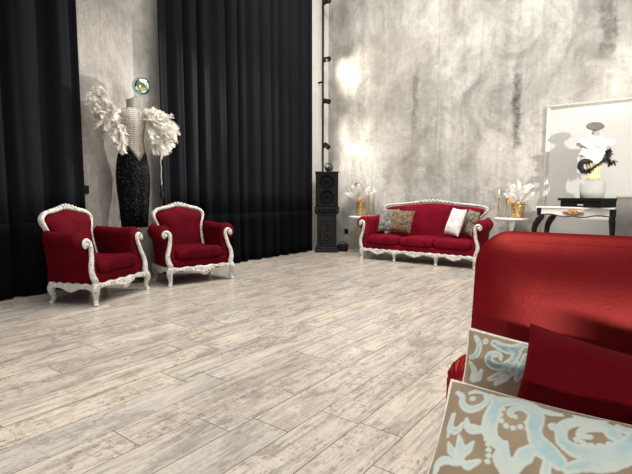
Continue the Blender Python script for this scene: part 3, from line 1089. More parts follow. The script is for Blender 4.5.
# ------------------------------------------------------------------ side tables with vases and candles
tl = empty('side_table', (-4.46, 7.42, 0), 0, 'round white side table on splayed gold legs beside the carved sofa and loudspeaker', 'side table', 'side tables by the carved sofa')
MB().lathe([(0.25, 0.672), (0.275, 0.678), (0.28, 0.690), (0.275, 0.702), (0.25, 0.705)], 48).build('table_top', M['white'], tl)
for k in range(3):
    a = math.radians(200 + 120 * k)
    c, s = math.cos(a), math.sin(a)
    MB().tube([(0.05 * c, 0.05 * s, 0.675), (0.13 * c, 0.13 * s, 0.40), (0.30 * c, 0.30 * s, 0.0)], [0.018, 0.016, 0.013], 10, 10).build('leg', M['gold'], tl)

tr = empty('side_table', (-1.83, 7.50, 0), 0, 'round white pedestal side table between the carved sofa and black console', 'side table', 'side tables by the carved sofa')
MB().lathe([(0.22, 0.715), (0.242, 0.72), (0.247, 0.732), (0.24, 0.745), (0.22, 0.747)], 48).build('table_top', M['white'], tr)
MB().lathe([(0.21, 0.0), (0.21, 0.015), (0.12, 0.05), (0.05, 0.13), (0.034, 0.35), (0.036, 0.55), (0.06, 0.67), (0.11, 0.716)], 32).build('pedestal', M['white'], tr)


def bouquet_vase(loc, label, seed, h, r, weave, lean):
    rnd = random.Random(seed)
    root = empty('vase', loc, 0, label, 'vase', 'gold vases of plumes')
    prof = []
    n = weave * 4
    for i in range(n + 1):
        t = i / n
        rr = r * (0.80 + 0.2 * t) + 0.0045 * math.sin(2 * PI * t * weave)
        prof.append((rr, h * t))
    prof += [(r * 0.92, h * 0.995), (r * 0.86, h * 0.8)]
    v = MB().lathe(prof, 40)
    # woven studs
    for i in range(weave):
        for k in range(18):
            a = 2 * PI * (k + 0.5 * (i % 2)) / 18
            z = h * (i + 0.5) / weave
            rr = r * (0.80 + 0.2 * z / h) + 0.001
            v.ball((rr * math.cos(a), rr * math.sin(a), z), (0.010, 0.010, h / weave * 0.42), 6, 5)
    v.build('vessel', M['gold'], root)
    p = MB()
    for k in range(46):
        a = rnd.uniform(0, 2 * PI)
        sp = rnd.uniform(0.05, 0.75)
        d = Vector((math.cos(a) * sp + lean, math.sin(a) * sp * 0.6 - 0.1, 1.0 - 0.45 * sp))
        d.normalize()
        L = rnd.uniform(0.16, 0.38)
        p.tube([(0, 0, h * 0.75), tuple(Vector((0, 0, h * 0.75)) + d * 0.16)], 0.002, 5, 2)
        plume(p, Vector((0, 0, h * 0.75)) + d * 0.10, d, L, rnd.uniform(0.035, 0.062), 0.07, 16, rnd.uniform(-.35, .35), rnd)
    p.build('plume_spray', M['white_feather'], root)
    for k in range(5):
        q = MB()
        a = rnd.uniform(PI, 2 * PI)
        c = Vector((math.cos(a) * r * 1.1 - 0.03, math.sin(a) * r * 1.0, h + rnd.uniform(0.0, 0.07)))
        for j in range(6):
            b = 2 * PI * j / 6
            q.ball((c.x + 0.020 * math.cos(b), c.y - 0.008, c.z + 0.020 * math.sin(b)), (0.022, 0.012, 0.020), 8, 6)
        q.ball(tuple(c + Vector((0, -0.015, 0))), 0.016, 8, 6)
        q.tube([tuple(c), (c.x * 0.5, c.y * 0.5, h * 0.7)], 0.003, 5, 3)
        q.build('dried_flower', M['petal'], root)
    return root


def bud_stem(root, pts):
    s = MB()
    s.tube(pts, 0.003, 6, 10)
    e = pts[-1]
    for k in range(5):
        s.ball((e[0] + 0.016 * math.cos(k * 1.3), e[1] + 0.012 * math.sin(k * 1.3), e[2] + 0.012 * (k - 2)), (0.022, 0.018, 0.024), 8, 6)
    s.build('bud_stem', M['grey_petal'], root)


vl = bouquet_vase((-4.50, 7.40, 0.7055), 'gold woven vase of white plumes and dark buds on the gold-legged side table', 21, 0.27, 0.085, 7, -0.05)
bud_stem(vl, [(0, 0, 0.2), (-0.05, -0.02, 0.36), (-0.17, -0.04, 0.47)])
bud_stem(vl, [(0, 0, 0.2), (-0.03, -0.02, 0.42), (-0.09, -0.03, 0.60)])
vr = bouquet_vase((-1.73, 7.47, 0.7475), 'gold woven vase of white plumes on the white pedestal side table', 33, 0.24, 0.095, 7, 0.0)


def candlestick(loc, hs, hc, label, group):
    root = empty('candlestick', loc, 0, label, 'candlestick', group)
    prof = [(0.040, 0), (0.040, 0.006), (0.030, 0.014), (0.010, 0.03)]
    n = 14
    for i in range(n):
        z = 0.03 + (hs - 0.06) * i / n
        prof += [(0.008, z), (0.012 if i % 3 else 0.016, z + (hs - 0.06) / n * 0.5)]
    prof += [(0.010, hs - 0.03), (0.022, hs - 0.015), (0.022, hs), (0.006, hs - 0.004)]
    MB().lathe(prof, 18).build('stem', M['gold'], root)
    MB().lathe([(0.0105, hs - 0.006), (0.0105, hs + hc), (0.006, hs + hc + 0.006), (0.0015, hs + hc + 0.008), (0.0015, hs + hc + 0.02)], 14).build('candle', M['wax'], root)
    return root


GL = 'candlesticks on the gold-legged side table'
candlestick((-4.30, 7.35, 0.7055), 0.40, 0.14, 'tall gold candlestick nearest the vase on the gold-legged side table', GL)
candlestick((-4.245, 7.44, 0.7055), 0.36, 0.16, 'shorter gold candlestick behind the sofa arm, on the edge of the gold-legged side table', GL)
GR = 'candlesticks on the white pedestal side table'
candlestick((-2.02, 7.47, 0.7475), 0.32, 0.11, 'gold candlestick with white candle on the white pedestal table, farthest from the vase', GR)
candlestick((-1.91, 7.50, 0.7475), 0.30, 0.12, 'gold candlestick between another candlestick and the vase on the white pedestal table', GR)

# ------------------------------------------------------------------ framed panel, console, bust, plinth
fp = empty('framed_panel', (-0.42, 7.74, 0), 0, 'large blank white panel in a thin silver frame leaning on the concrete wall', 'picture frame')
X0, X1, Z1 = -1.02, 1.10, 2.44
MB().box(X0 + 0.05, X1 - 0.05, -0.005, 0.02, 0.05, Z1 - 0.05).build('panel', M['matte_white'], fp)
ff = MB()
sec = [(0.0, 0.03), (0.0, -0.02), (0.012, -0.035), (0.03, -0.03), (0.042, -0.018), (0.055, -0.012), (0.055, 0.03)]
cor = [(X0, 0.0, 1, 1), (X1, 0.0, -1, 1), (X1, Z1, -1, -1), (X0, Z1, 1, -1)]
rings = [[(x + sx * a, y, z + sz * a) for a, y in sec] for x, z, sx, sz in cor]
rings.append(rings[0])
ff.loft(rings, cap=False, smooth=False)
ff.build('frame', M['silver'], fp)

cs = empty('console_table', (-0.85, 7.08, 0), math.radians(-21), 'white-topped console table with carved black legs and a gold ornament', 'console table')
CW, CD, CT = 0.50, 0.17, 0.94
MB().box(-CW - 0.02, CW + 0.02, -CD - 0.02, CD + 0.02, CT - 0.022, CT).build('table_top', M['white'], cs, bevel=0.006)
ap = MB()
ap.box(-CW + 0.02, CW - 0.02, -CD, -CD + 0.025, CT - 0.115, CT - 0.022)
ap.box(-CW + 0.02, CW - 0.02, CD - 0.025, CD, CT - 0.115, CT - 0.022)
ap.box(-CW, -CW + 0.025, -CD, CD, CT - 0.115, CT - 0.022)
ap.box(CW - 0.025, CW, -CD, CD, CT - 0.115, CT - 0.022)
ap.build('apron', M['white'], cs)
tr_ = MB()
tr_.tube([(-CW, -CD - 0.004, CT - 0.118), (-CW * 0.6, -CD - 0.004, CT - 0.105), (-CW * 0.25, -CD - 0.004, CT - 0.135), (0, -CD - 0.004, CT - 0.12), (CW * 0.25, -CD - 0.004, CT - 0.135), (CW * 0.6, -CD - 0.004, CT - 0.105), (CW, -CD - 0.004, CT - 0.118)], 0.007, 8, 40)
tr_.build('edge_bead', M['black'], cs)
orn = MB()
orn.ball((0, -CD - 0.012, CT - 0.075), (0.055, 0.022, 0.045), 16, 10)
for s in (-1, 1):
    for k in range(4):
        orn.ball((s * (0.055 + 0.022 * k), -CD - 0.010, CT - 0.075), (0.022, 0.014, 0.034 - 0.007 * k), 10, 8)
for k in range(7):
    a = PI * k / 6
    orn.tube([(0.02 * math.cos(a), -CD - 0.032, CT - 0.095), (0.055 * math.cos(a), -CD - 0.024, CT - 0.075 + 0.045 * math.sin(a))], [0.006, 0.009], 6, 3)
orn.build('ornament', M['antique_gold'], cs)
for sx in (-1, 1):
    for sy in (-1, 1):
        l = MB()
        x, y = sx * (CW - 0.02), sy * (CD - 0.02)
        l.box(x - 0.028, x + 0.028, y - 0.028, y + 0.028, CT - 0.13, CT - 0.0225)
        kx = 1.0 if sx < 0 else 0.25
        l.tube([(x - sx * 0.03 * kx, y, CT - 0.11), (x - sx * 0.022 * kx, y, CT - 0.15), (x + sx * 0.022 * kx, y, CT - 0.20), (x + sx * 0.062 * kx, y + sy * 0.008, CT - 0.28), (x + sx * 0.074 * kx, y + sy * 0.01, CT - 0.39), (x + sx * 0.062 * kx, y, CT - 0.52), (x + sx * 0.03 * kx, y - sy * 0.01, 0.2), (x + sx * 0.02 * kx, y, 0.05), (x + sx * 0.05 * kx, y, 0.0)],
               [0.030, 0.040, 0.044, 0.038, 0.030, 0.022, 0.024, 0.03], 10, 44)
        for k in range(8):
            a = 2 * PI * k / 8
            l.ball((x + sx * 0.012 * kx + 0.034 * math.cos(a), y + 0.034 * math.sin(a), CT - 0.18), (0.012, 0.012, 0.03), 6, 5)
        l.build('leg', M['black_carved'], cs)

pb = empty('display_plinth', (-0.77, 7.02, CT), math.radians(-28), 'low black display plinth on the console table under the white bust', 'plinth')
MB().box(-0.27, 0.29, -0.16, 0.16, 0.0005, 0.085).build('body', M['black'], pb, bevel=0.004)
MB().box(-0.30, 0.32, -0.18, 0.18, 0.0855, 0.120).build('lid', M['black'], pb, bevel=0.006)
MB().box(-0.02, 0.06, -0.163, -0.1605, 0.02, 0.04).build('nameplate', M['silver'], pb)

bz = CT + 0.1205
bu = empty('bust_form', (-0.72, 7.05, bz), math.radians(30), 'white bust form with ruffled top, gold corset, black feathers and grey disc for a head', 'mannequin')
b = MB()
prof = [(0.142, 0.098, 0.0), (0.155, 0.108, 0.08), (0.158, 0.108, 0.17), (0.150, 0.10, 0.205), (0.125, 0.085, 0.222), (0.070, 0.058, 0.236), (0.062, 0.052, 0.29), (0.066, 0.055, 0.36), (0.085, 0.07, 0.45), (0.125, 0.095, 0.54), (0.15, 0.098, 0.62), (0.165, 0.08, 0.70), (0.14, 0.065, 0.745), (0.075, 0.05, 0.775), (0.046, 0.045, 0.81), (0.038, 0.038, 0.87), (0.018, 0.018, 0.90)]
b.loft([ell_ring(a, d, z, 36) for a, d, z in prof])
b.build('torso', M['matte_white'], bu)
c = MB()
c.loft([ell_ring(a + 0.006, d + 0.006, z, 48) for a, d, z in [(0.078, 0.064, 0.237), (0.064, 0.054, 0.29), (0.066, 0.055, 0.36), (0.085, 0.07, 0.45), (0.100, 0.08, 0.49)]])
for k in range(16):
    a = 2 * PI * k / 16
    c.tube([(0.085 * math.cos(a), 0.071 * math.sin(a), 0.24), (0.070 * math.cos(a), 0.060 * math.sin(a), 0.29), (0.072 * math.cos(a), 0.061 * math.sin(a), 0.36), (0.107 * math.cos(a), 0.087 * math.sin(a), 0.49)], 0.004, 6, 10)
c.build('corset', M['corset'], bu)
# ruffled top with wide pointed shoulders
rf = MB()
for tier, (z0, z1, r0, r1) in enumerate([(0.82, 0.74, 0.05, 0.10), (0.775, 0.66, 0.07, 0.20), (0.70, 0.55, 0.13, 0.175), (0.60, 0.46, 0.14, 0.155)]):
    rings = []
    for i in range(7):
        t = i / 6
        ring = []
        for k in range(96):
            a = 2 * PI * k / 96
            ruff = 1 + 0.06 * t * math.sin(a * 7 + tier * 2) + 0.04 * t * math.sin(a * 17 + tier)
            wide = 1 + (0.22 if tier == 1 else 0.05) * abs(math.cos(a)) ** 8
            r = (r0 + (r1 - r0) * t) * ruff
            ring.append((r * wide * math.cos(a), r * 0.66 * math.sin(a), z0 + (z1 - z0) * t ** 1.3 + 0.016 * t * math.sin(a * 7 + 1 + tier) + (0.07 * t * abs(math.cos(a)) ** 6 if tier == 1 else 0)))
        rings.append(ring)
    rf.loft(rings, cap=False)
rf.build('ruffle_top', M['white_feather'], bu)
bo = MB()
rnd = random.Random(3)
path = catmull([(-0.115, -0.13, 0.47), (-0.185, -0.12, 0.47), (-0.215, -0.11, 0.41), (-0.17, -0.12, 0.35), (-0.10, -0.125, 0.36), (0.00, -0.135, 0.44), (0.08, -0.135, 0.50), (0.125, -0.11, 0.57), (0.13, -0.10, 0.62)], 60)
path2 = catmull([(0.09, -0.13, 0.50), (0.14, -0.12, 0.45), (0.195, -0.10, 0.46)], 14)
for p in path + path2:
    thin = 0.3 if -0.085 < p.x < 0.07 else 0.75
    for k in range(5):
        d = Vector((rnd.uniform(-1, 1), rnd.uniform(-1, .3), rnd.uniform(-1, 1)))
        plume(bo, p, d, 0.055 * thin * rnd.uniform(0.7, 1.2), 0.016, 0.01, 6, rnd.uniform(-1, 1), rnd)
bo.tube([tuple(p) for p in path[::4]], [0.03, 0.036, 0.034, 0.030, 0.020, 0.010, 0.010, 0.016, 0.024, 0.02], 8, 40)
bo.build('feather_boa', M['boa'], bu)
MB().tube([(0, 0, 0.88), (0, 0, 0.93)], 0.006, 8, 3).build('head_rod', M['steel'], bu)
dk = MB().lathe([(0.02, -0.012), (0.095, -0.012), (0.105, 0.0), (0.095, 0.012), (0.02, 0.014)], 36)
dk.xform(Matrix.Translation((-0.008, 0, 0.935)) @ Matrix.Rotation(math.radians(33), 4, 'X') @ Matrix.Rotation(math.radians(-8), 4, 'Y'))
dk.build('head_disc', M['stone_disc'], bu)

gp = empty('plinth', (-0.155, 6.55, 0), math.radians(0), 'plain grey cement plinth in front of the silver framed panel', 'plinth')
MB().box(-0.24, 0.26, -0.22, 0.22, 0, 1.06).build('body', M['plinth'], gp, bevel=0.006)
MB().box(-0.25, 0.27, -0.23, 0.23, 1.06, 1.085).build('top_slab', M['plinth'], gp, bevel=0.006)

# ------------------------------------------------------------------ near sofa
YB = 1.76                     # front of its backrest
XL = -0.600
ns = empty('loveseat', (XL, YB, 0), 0, 'low plump ruby velvet loveseat with a tall rounded back, holding damask cushions', 'sofa')
W2 = 1.62


def rounded(x0, x1, z0, z1, r, n=14):
    pts = [(x0, z0)]
    for k in range(10): pts.append((x0, z0 + (z1 - r - z0) * (k + 1) / 11))
    for k in range(n + 1):
        a = PI - PI / 2 * k / n
        pts.append((x0 + r + r * math.cos(a), z1 - r + r * math.sin(a)))
    for k in range(24): pts.append((x0 + r + (x1 - x0 - 2 * r) * (k + 1) / 25, z1))
    for k in range(n + 1):
        a = PI / 2 - PI / 2 * k / n
        pts.append((x1 - r + r * math.cos(a), z1 - r + r * math.sin(a)))
    for k in range(10): pts.append((x1, z1 - r - (z1 - r - z0) * (k + 1) / 11))
    pts.append((x1, z0))
    for k in range(24): pts.append((x1 - (x1 - x0) * (k + 1) / 25, z0))
    return pts


def rr_slab(mb, pts, yfun, prof, ):
    """prof: list of (inset, y) from the middle of the front to the middle of the back."""
    n = len(pts)
    cx = (min(p[0] for p in pts) + max(p[0] for p in pts)) / 2
    cz = (min(p[1] for p in pts) + max(p[1] for p in pts)) / 2
    hx = (max(p[0] for p in pts) - min(p[0] for p in pts)) / 2
    hz = (max(p[1] for p in pts) - min(p[1] for p in pts)) / 2
    rings = []
    for ins, y in prof:
        fx_, fz_ = max(0.02, 1 - ins / hx), max(0.02, 1 - ins / hz)
        rings.append([(cx + (x - cx) * fx_, y + yfun(cz + (z - cz) * fz_), cz + (z - cz) * fz_) for x, z in pts])
    mb.loft(rings)


pts = rounded(0.0, W2, 0.20, 0.955, 0.135)
bk = MB()
rr_slab(bk, pts, lambda z: 0.12 * (z - 0.45), [(0.33, -0.035), (0.25, -0.035), (0.17, -0.028), (0.11, -0.014), (0.07, 0.004), (0.04, 0.026), (0.018, 0.054), (0.004, 0.090), (0.0, 0.13), (0.004, 0.17), (0.02, 0.205), (0.05, 0.225), (0.12, 0.235), (0.33, 0.24)])
bk.build('backrest', M['velvet_near'], ns)
pp = MB()
pp.tube([(x, 0.012 + 0.12 * (z - 0.45) + 0.025, z) for x, z in [(0.036 + (W2 - 0.072) * (q[0] / W2), 0.20 + (q[1] - 0.20) * (1 - 0.036 / 0.755)) for q in rounded(0.0, W2, 0.20, 0.955, 0.135)][:60]], 0.004, 6, 160)
pp.build('piping', M['velvet_dark'], ns)
MB().box(0.19, W2 - 0.19, -0.74, 0.14, 0.10, 0.22).build('seat', M['velvet_near'], ns, bevel=0.03)
for k in range(2):
    w = (W2 - 0.38) / 2
    seat_cushion_mb(0.19 + k * w + 0.003, 0.19 + (k + 1) * w - 0.003, -0.78, 0.02, 0.215, 0.345, 40 + k).build('seat_cushion', M['velvet_near'], ns)
for s in (-1, 1):
    a = MB()
    rings = []
    na, nr = 22, 100
    for i in range(na + 1):
        t = i / na
        y = 0.16 - 0.33 * t
        cz = 0.415 - 0.01 * t * t
        r = 0.078
        if t > 0.72: r *= max(0.12, math.sqrt(max(0.0, 1 - ((t - 0.72) / 0.285) ** 2)))
        xc = (0.088 - 0.03 * t if s < 0 else W2 - 0.088 + 0.03 * t)
        ring = []
        for k in range(nr):
            an = 2 * PI * k / nr
            pl = 1 + (0.05 * math.sin(an * 18) * min(1, max(0, (t - 0.45) / 0.2)))
            ring.append((xc + r * pl * math.cos(an), y, cz + r * 1.05 * pl * math.sin(an)))
        rings.append(ring)
    a.loft(rings)
    a.box(xc - 0.055, xc + 0.055, -0.155, 0.14, 0.11, 0.42)
    a.build('armrest', M['velvet_near'], ns)
for x in (0.26, W2 - 0.26):
    for y in (-0.65, 0.12):
        MB().lathe([(0.022, 0), (0.028, 0.02), (0.034, 0.10), (0.036, 0.105)], 14, (x, y, 0)).build('leg', M['black_carved'], ns)

# damask cushions: the scrollwork is worked out point by point


def seg_d(X, Z, pts):
    D = np.full(X.shape, 9.0)
    Tm = np.zeros(X.shape)
    n = len(pts) - 1
    for i in range(n):
        ax, az = pts[i]
        bx, bz = pts[i + 1]
        dx, dz = bx - ax, bz - az
        q = dx * dx + dz * dz + 1e-12
        t = np.clip(((X - ax) * dx + (Z - az) * dz) / q, 0, 1)
        d = np.hypot(X - ax - t * dx, Z - az - t * dz)
        m = d < D
        D = np.where(m, d, D)
        Tm = np.where(m, (i + t) / n, Tm)
    return D, Tm


def spiral(cx, cz, r0, r1, a0, turns, n=40):
    return [(cx + (r0 + (r1 - r0) * k / n) * math.cos(a0 + 2 * PI * turns * k / n), cz + (r0 + (r1 - r0) * k / n) * math.sin(a0 + 2 * PI * turns * k / n)) for k in range(n + 1)]


def damask(X, Z):
    """X, Z in metres on the cushion face. Returns linear RGB."""
    P, Q = 0.46, 0.50
    X = (X + P / 2) % P - P / 2
    Z = (Z + Q / 2) % Q - Q / 2
    A = np.abs(X)
    sd = np.full(X.shape, 9.0)          # signed distance to the motif, negative inside

    def stroke(pts, w0, w1, w2):
        nonlocal sd
        D, T = seg_d(A, Z, pts)
        w = np.where(T < 0.5, w0 + (w1 - w0) * T * 2, w1 + (w2 - w1) * (T * 2 - 1))
        sd = np.minimum(sd, D - w)

    def dot(x, z, r):
        nonlocal sd
        sd = np.minimum(sd, np.hypot(A - x, Z - z) - r)
    # big scroll
    sp = spiral(0.118, 0.090, 0.020, 0.080, 0.4, 1.35)
    stroke(sp, 0.012, 0.018, 0.026)
    ex, ez = sp[-1]
    stroke([(ex, ez), (ex - 0.045, ez - 0.05), (0.06, -0.02), (0.032, -0.09), (0.010, -0.17)], 0.026, 0.034, 0.018)
    for k in range(8):
        a = 0.6 + k * 0.55
        dot(0.118 + 0.050 * math.cos(a), 0.090 + 0.050 * math.sin(a), 0.0088)
    # leaf fans
    for an, L in ((-0.15, 0.10), (0.35, 0.115), (0.85, 0.12), (1.35, 0.11), (1.9, 0.09)):
        stroke([(0.10, -0.15), (0.10 + 0.55 * L * math.cos(an), -0.15 + 0.55 * L * math.sin(an)), (0.10 + L * math.cos(an + 0.15), -0.15 + L * math.sin(an + 0.15))], 0.007, 0.0195, 0.009)
    stroke(spiral(0.160, -0.195, 0.012, 0.045, 2.6, -1.0, 24), 0.008, 0.012, 0.018)
    stroke([(0.115, -0.195), (0.07, -0.225), (0.03, -0.22)], 0.016, 0.020, 0.008)
    # palmette on the axis
    stroke([(0.0, -0.02), (0.0, 0.05), (0.0, 0.12)], 0.010, 0.022, 0.004)
    stroke([(0.0, 0.0), (0.03, 0.05), (0.036, 0.10)], 0.006, 0.013, 0.004)
    dot(0.0, 0.155, 0.013)
    stroke([(0.0, 0.19), (0.03, 0.22), (0.075, 0.208), (0.11, 0.235)], 0.009, 0.020, 0.010)
    stroke([(0.14, 0.215), (0.18, 0.205), (0.225, 0.235)], 0.006, 0.015, 0.010)
    # bead rows
    for k in range(8):
        dot(0.215 - 0.004 * k, -0.01 - 0.025 * k, 0.0095)
    # small comma shapes near the edge
    for (cx, cz) in ((0.205, 0.150), (0.190, -0.045), (0.160, -0.035)):
        stroke(spiral(cx, cz, 0.006, 0.026, 1.2, 0.8, 16), 0.010, 0.013, 0.006)
    holes = np.minimum(np.minimum(np.hypot(A - 0.045, Z + 0.05), np.hypot(A - 0.034, Z + 0.08)), np.hypot(A - 0.058, Z + 0.025)) - 0.005
    sd = np.maximum(sd, -holes)
    # the warp is hand cut: the edge wavers
    sd = sd + 0.0010 * np.sin(X * 310 + 3 * np.sin(Z * 90)) * np.sin(Z * 270 + 2 * np.sin(X * 120))
    inside = np.clip(-sd / 0.0035 + 0.5, 0, 1)
    core = np.clip((-sd - 0.006) / 0.006, 0, 1)
    return inside, core


NEAR_MOTIF = ([
    ([(-0.2773, 0.1873),(-0.2599, 0.176),(-0.2512, 0.1527),(-0.2299, 0.1392),(-0.205, 0.1499),(-0.1948, 0.1731),(-0.2059, 0.1972)], 0.0064, 0.0107, 0.0064),
    ([(-0.2429, 0.1899),(-0.2307, 0.1998),(-0.2125, 0.1982)], 0.0054, 0.0086, 0.0043),
    ([(-0.1913, 0.192),(-0.1722, 0.1751),(-0.1701, 0.1412),(-0.1723, 0.1072),(-0.1588, 0.0793),(-0.135, 0.0676)], 0.0107, 0.0203, 0.0128),
    ([(-0.1656, 0.1341),(-0.163, 0.1672),(-0.1345, 0.1918),(-0.0981, 0.1893),(-0.0781, 0.1603),(-0.0791, 0.1243)], 0.0128, 0.0139, 0.0171),
    ([(-0.0886, 0.1331),(-0.0898, 0.1609),(-0.1096, 0.1741),(-0.1296, 0.1658),(-0.1333, 0.1479),(-0.1217, 0.1431)], 0.0107, 0.0096, 0.0064),
    ([(-0.0791, 0.1243),(-0.0662, 0.0978),(-0.0412, 0.0804),(-0.0207, 0.0661)], 0.015, 0.0214, 0.0171),
    ([(-0.021, 0.113),(-0.0269, 0.1449),(-0.0093, 0.172),(0.0237, 0.1835),(0.0571, 0.1786),(0.074, 0.1583)], 0.0128, 0.0139, 0.0139),
    ([(0.0671, 0.1597),(0.0516, 0.1732),(0.0282, 0.1682),(0.0114, 0.1531),(0.0097, 0.1399),(0.0275, 0.1434)], 0.0118, 0.0107, 0.0064),
    ([(-0.021, 0.113),(0.0017, 0.1024),(0.037, 0.1037),(0.0699, 0.1183),(0.096, 0.1443),(0.1111, 0.1738)], 0.0128, 0.0214, 0.0193),
    ([(-0.0422, 0.0627),(-0.0457, 0.0866),(-0.0499, 0.1073)], 0.0064, 0.015, 0.0032),
    ([(-0.0439, 0.0657),(-0.0598, 0.0746),(-0.0707, 0.0746)], 0.0054, 0.0107, 0.0032),
    ([(-0.0415, 0.0665),(-0.0257, 0.0775),(-0.0104, 0.0771)], 0.0054, 0.0107, 0.0032),
    ([(-0.0422, 0.0627),(-0.0424, 0.0424),(-0.0428, 0.0245)], 0.0086, 0.0107, 0.0107),
    ([(-0.2644, 0.0889),(-0.2532, 0.0779),(-0.2407, 0.0843),(-0.2355, 0.1003)], 0.0064, 0.0118, 0.0043),
    ([(-0.2281, 0.111),(-0.218, 0.093),(-0.1962, 0.0915),(-0.1792, 0.105)], 0.0054, 0.0139, 0.0054),
    ([(-0.2177, 0.0055),(-0.2219, 0.035),(-0.2345, 0.0672)], 0.0064, 0.0139, 0.0043),
    ([(-0.223, 0.0113),(-0.243, 0.0281),(-0.2561, 0.0463)], 0.0054, 0.0107, 0.0032),
    ([(-0.2162, 0.0137),(-0.2046, 0.0408),(-0.1979, 0.0587)], 0.0054, 0.0107, 0.0043),
    ([(-0.2245, 0.0032),(-0.2519, 0.0054),(-0.2686, -0.0042),(-0.2703, -0.0241)], 0.0064, 0.0118, 0.0075),
    ([(-0.2109, 0.0079),(-0.1956, 0.0056),(-0.174, 0.0205)], 0.0064, 0.0118, 0.0054),
    ([(-0.1175, 0.0154),(-0.1299, 0.043),(-0.128, 0.0776)], 0.0128, 0.0214, 0.0054),
    ([(-0.102, 0.0208),(-0.0939, 0.048),(-0.0783, 0.0715),(-0.0635, 0.0802)], 0.0107, 0.0193, 0.0086),
    ([(-0.1762, 0.1935),(-0.1433, 0.199),(-0.1069, 0.1996)], 0.0043, 0.0064, 0.0043),
    ([(-0.0879, 0.1892),(-0.0595, 0.1825),(-0.0335, 0.1861)], 0.0054, 0.0096, 0.0054),
    ([(-0.0085, 0.1935),(0.023, 0.1911),(0.0525, 0.1999)], 0.0043, 0.0075, 0.0043),
    ([(0.0736, 0.1927),(0.0856, 0.1838),(0.0982, 0.1913)], 0.0064, 0.0128, 0.0064),
    ([(-0.2671, 0.1212),(-0.2666, 0.0908),(-0.2631, 0.0622)], 0.0064, 0.0086, 0.0043),
    ([(-0.0051, 0.0583),(0.0276, 0.0799),(0.0658, 0.0965),(0.0972, 0.1207)], 0.0107, 0.0171, 0.015),
], [(-0.2302, 0.1722, 0.008),(-0.0424, 0.1455, 0.011),(-0.1512, 0.1569, 0.0065),(-0.1535, 0.1394, 0.0065),(-0.1475, 0.1246, 0.0065),(-0.1355, 0.1153, 0.0065),(-0.1197, 0.1139, 0.0065),(-0.1058, 0.1214, 0.0065),(-0.0958, 0.1349, 0.0065),(0.0048, 0.1288, 0.0075),(0.0175, 0.1234, 0.0075),(0.0323, 0.1226, 0.0075),(0.0477, 0.1269, 0.0075),(0.0629, 0.1369, 0.0075),(0.0746, 0.1492, 0.0075),(-0.1788, 0.0872, 0.0065),(-0.1716, 0.0752, 0.0065),(-0.1652, 0.0631, 0.0065),(-0.1603, 0.0508, 0.0065),(-0.1575, 0.0382, 0.0065),(-0.1566, 0.025, 0.0065)])
BACK_MOTIF = ([
    ([(-0.171, 0.1173),(-0.1521, 0.0974),(-0.1556, 0.0646),(-0.1766, 0.0484)], 0.0075, 0.0107, 0.0064),
    ([(-0.1081, 0.1138),(-0.0769, 0.1062),(-0.0433, 0.1098),(-0.0224, 0.1304),(-0.0036, 0.1301)], 0.0107, 0.0161, 0.0075),
    ([(-0.0327, 0.1024),(-0.0471, 0.0682),(-0.0834, 0.0478),(-0.1098, 0.056),(-0.1078, 0.0774),(-0.0836, 0.0838),(-0.077, 0.0722)], 0.0118, 0.015, 0.0054),
    ([(-0.0287, 0.0733),(-0.0391, 0.0451),(-0.0744, 0.0196),(-0.1018, 0.0012)], 0.0086, 0.0161, 0.0064),
    ([(-0.0551, 0.0558),(-0.0556, 0.0251),(-0.0804, -0.0078)], 0.0086, 0.015, 0.0064),
    ([(-0.1742, 0.033),(-0.1551, 0.0118),(-0.1614, -0.0165)], 0.0064, 0.0118, 0.0064),
    ([(-0.0087, 0.0988),(-0.0124, 0.0578),(-0.022, 0.025)], 0.0086, 0.015, 0.0086),
    ([(-0.13, 0.019),(-0.1369, -0.004),(-0.1555, -0.0201)], 0.0064, 0.0118, 0.0064),
], [(-0.1355, 0.1122, 0.009)])


def scrollwork(X, Z, motif):
    """The cut-velvet scrolls of one cushion: strokes and beads in metres on its face."""
    sd = np.full(X.shape, 9.0)
    for pts, w0, w1, w2 in motif[0]:
        q = catmull([(a, 0, b) for a, b in pts], len(pts) * 5)
        D, T = seg_d(X, Z, [(p.x, p.z) for p in q])
        w = np.where(T < 0.5, w0 + (w1 - w0) * T * 2, w1 + (w2 - w1) * (T * 2 - 1))
        sd = np.minimum(sd, D - w)
    for a, b, r in motif[1]:
        sd = np.minimum(sd, np.hypot(X - a, Z - b) - r)
    sd = sd + 0.0008 * np.sin(X * 310 + 3 * np.sin(Z * 90)) * np.sin(Z * 270 + 2 * np.sin(X * 120))
    return np.clip(-sd / 0.003 + 0.5, 0, 1), np.clip((-sd - 0.0045) / 0.005, 0, 1)


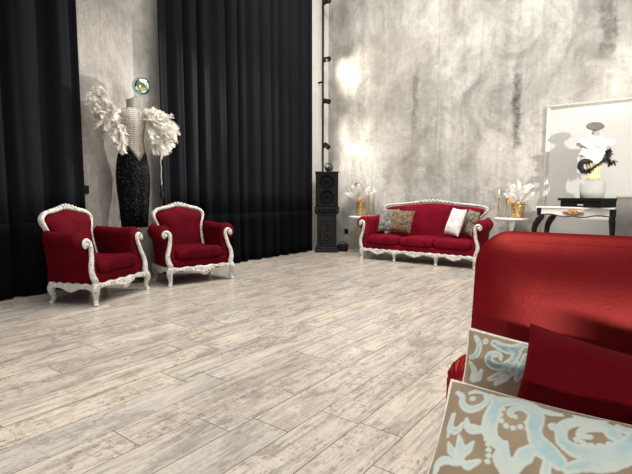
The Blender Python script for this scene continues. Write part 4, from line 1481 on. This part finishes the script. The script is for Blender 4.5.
def damask_cushion(name, w, h, t, n, offs, seed, aqua, motif, zlow):
    m = MB()
    us = np.linspace(-1, 1, n + 1)
    U, V = np.meshgrid(us, us)
    pinch = 0.05
    X = U * w / 2 * (1 - pinch * (1 - V * V) * np.abs(U))
    Z = V * h / 2 * (1 - pinch * (1 - U * U) * np.abs(V))
    E = np.clip(1 - U ** 4, 0, 1) ** 0.6 * np.clip(1 - V ** 4, 0, 1) ** 0.6
    i1, c1 = damask((X + offs[0]) / 0.86, (Z + offs[1]) / 0.86)
    i2, c2 = scrollwork(X, Z, motif)
    own = Z > zlow
    inside, core = np.where(own, i2, i1), np.where(own, c2, c1)
    cols, vs_ = [], []
    N = np.array([[noise.noise((U[j, i] * 3.1 + seed, V[j, i] * 3.1, 0.3)) for i in range(n + 1)] for j in range(n + 1)])
    N2 = np.array([[noise.noise((U[j, i] * 17 + seed, V[j, i] * 17, 4.3)) for i in range(n + 1)] for j in range(n + 1)])
    for side in (-1, 1):
        Y = side * t / 2 * E * (1 + 0.12 * N)
        if side < 0: Y = Y - 0.0022 * inside * np.clip(E * 4, 0, 1)
        vs_ += [tuple(p) for p in np.stack([X, Y, Z], -1).reshape(-1, 3)]
        ground = np.array([0.25, 0.19, 0.125]) * (1 + 0.25 * N[..., None])
        cream = np.array([0.46, 0.50, 0.46])
        blue = np.array(aqua)
        k = np.clip(0.5 + 1.1 * N + 0.5 * N2, 0, 1)[..., None] * core[..., None]
        mot = cream * (1 - k) + blue * k
        c = ground * (1 - inside[..., None]) + mot * inside[..., None]
        cols.append(np.concatenate([np.clip(c, 0, 1), np.ones(c.shape[:2] + (1,))], -1).reshape(-1, 4))
    kk = (n + 1) ** 2
    fs = []
    for s in (0, 1):
        for j in range(n):
            for i in range(n):
                a = s * kk + j * (n + 1) + i
                q = (a, a + 1, a + n + 2, a + n + 1)
                fs.append(q if s == 0 else q[::-1])
    m.add(vs_, fs)
    m.col = np.concatenate(cols)
    return m


G2 = 'damask cushions on the near loveseat'
put_pillow('cushion', damask_cushion('c', 0.41, 0.275, 0.11, 150, (0.16, 0.00), 2.0, (0.15, 0.26, 0.29), BACK_MOTIF, -0.06), 0.41, 0.275, 0.11, (-0.298, 1.495, 0.502), -12, 3, 0, M['damask'], 'teal and tan damask cushion leaning on the loveseat back', G2, M['piping'])
put_pillow('cushion', pillow_mb(0.43, 0.33, 0.13, 30, 0.07, 13), 0.43, 0.33, 0.13, (-0.088, 1.355, 0.548), -20, 8, 3, M['velvet_dark'], 'plain dark red velvet cushion between the two damask cushions', None)
put_pillow('cushion', damask_cushion('c', 0.62, 0.46, 0.14, 260, (-0.10, -0.02), 9.0, (0.30, 0.43, 0.45), NEAR_MOTIF, -0.12), 0.62, 0.46, 0.14, (-0.115, 1.02, 0.448), -50, -1, 0, M['damask'], 'large pale aqua and tan damask cushion lying nearest the camera', G2, M['piping'])
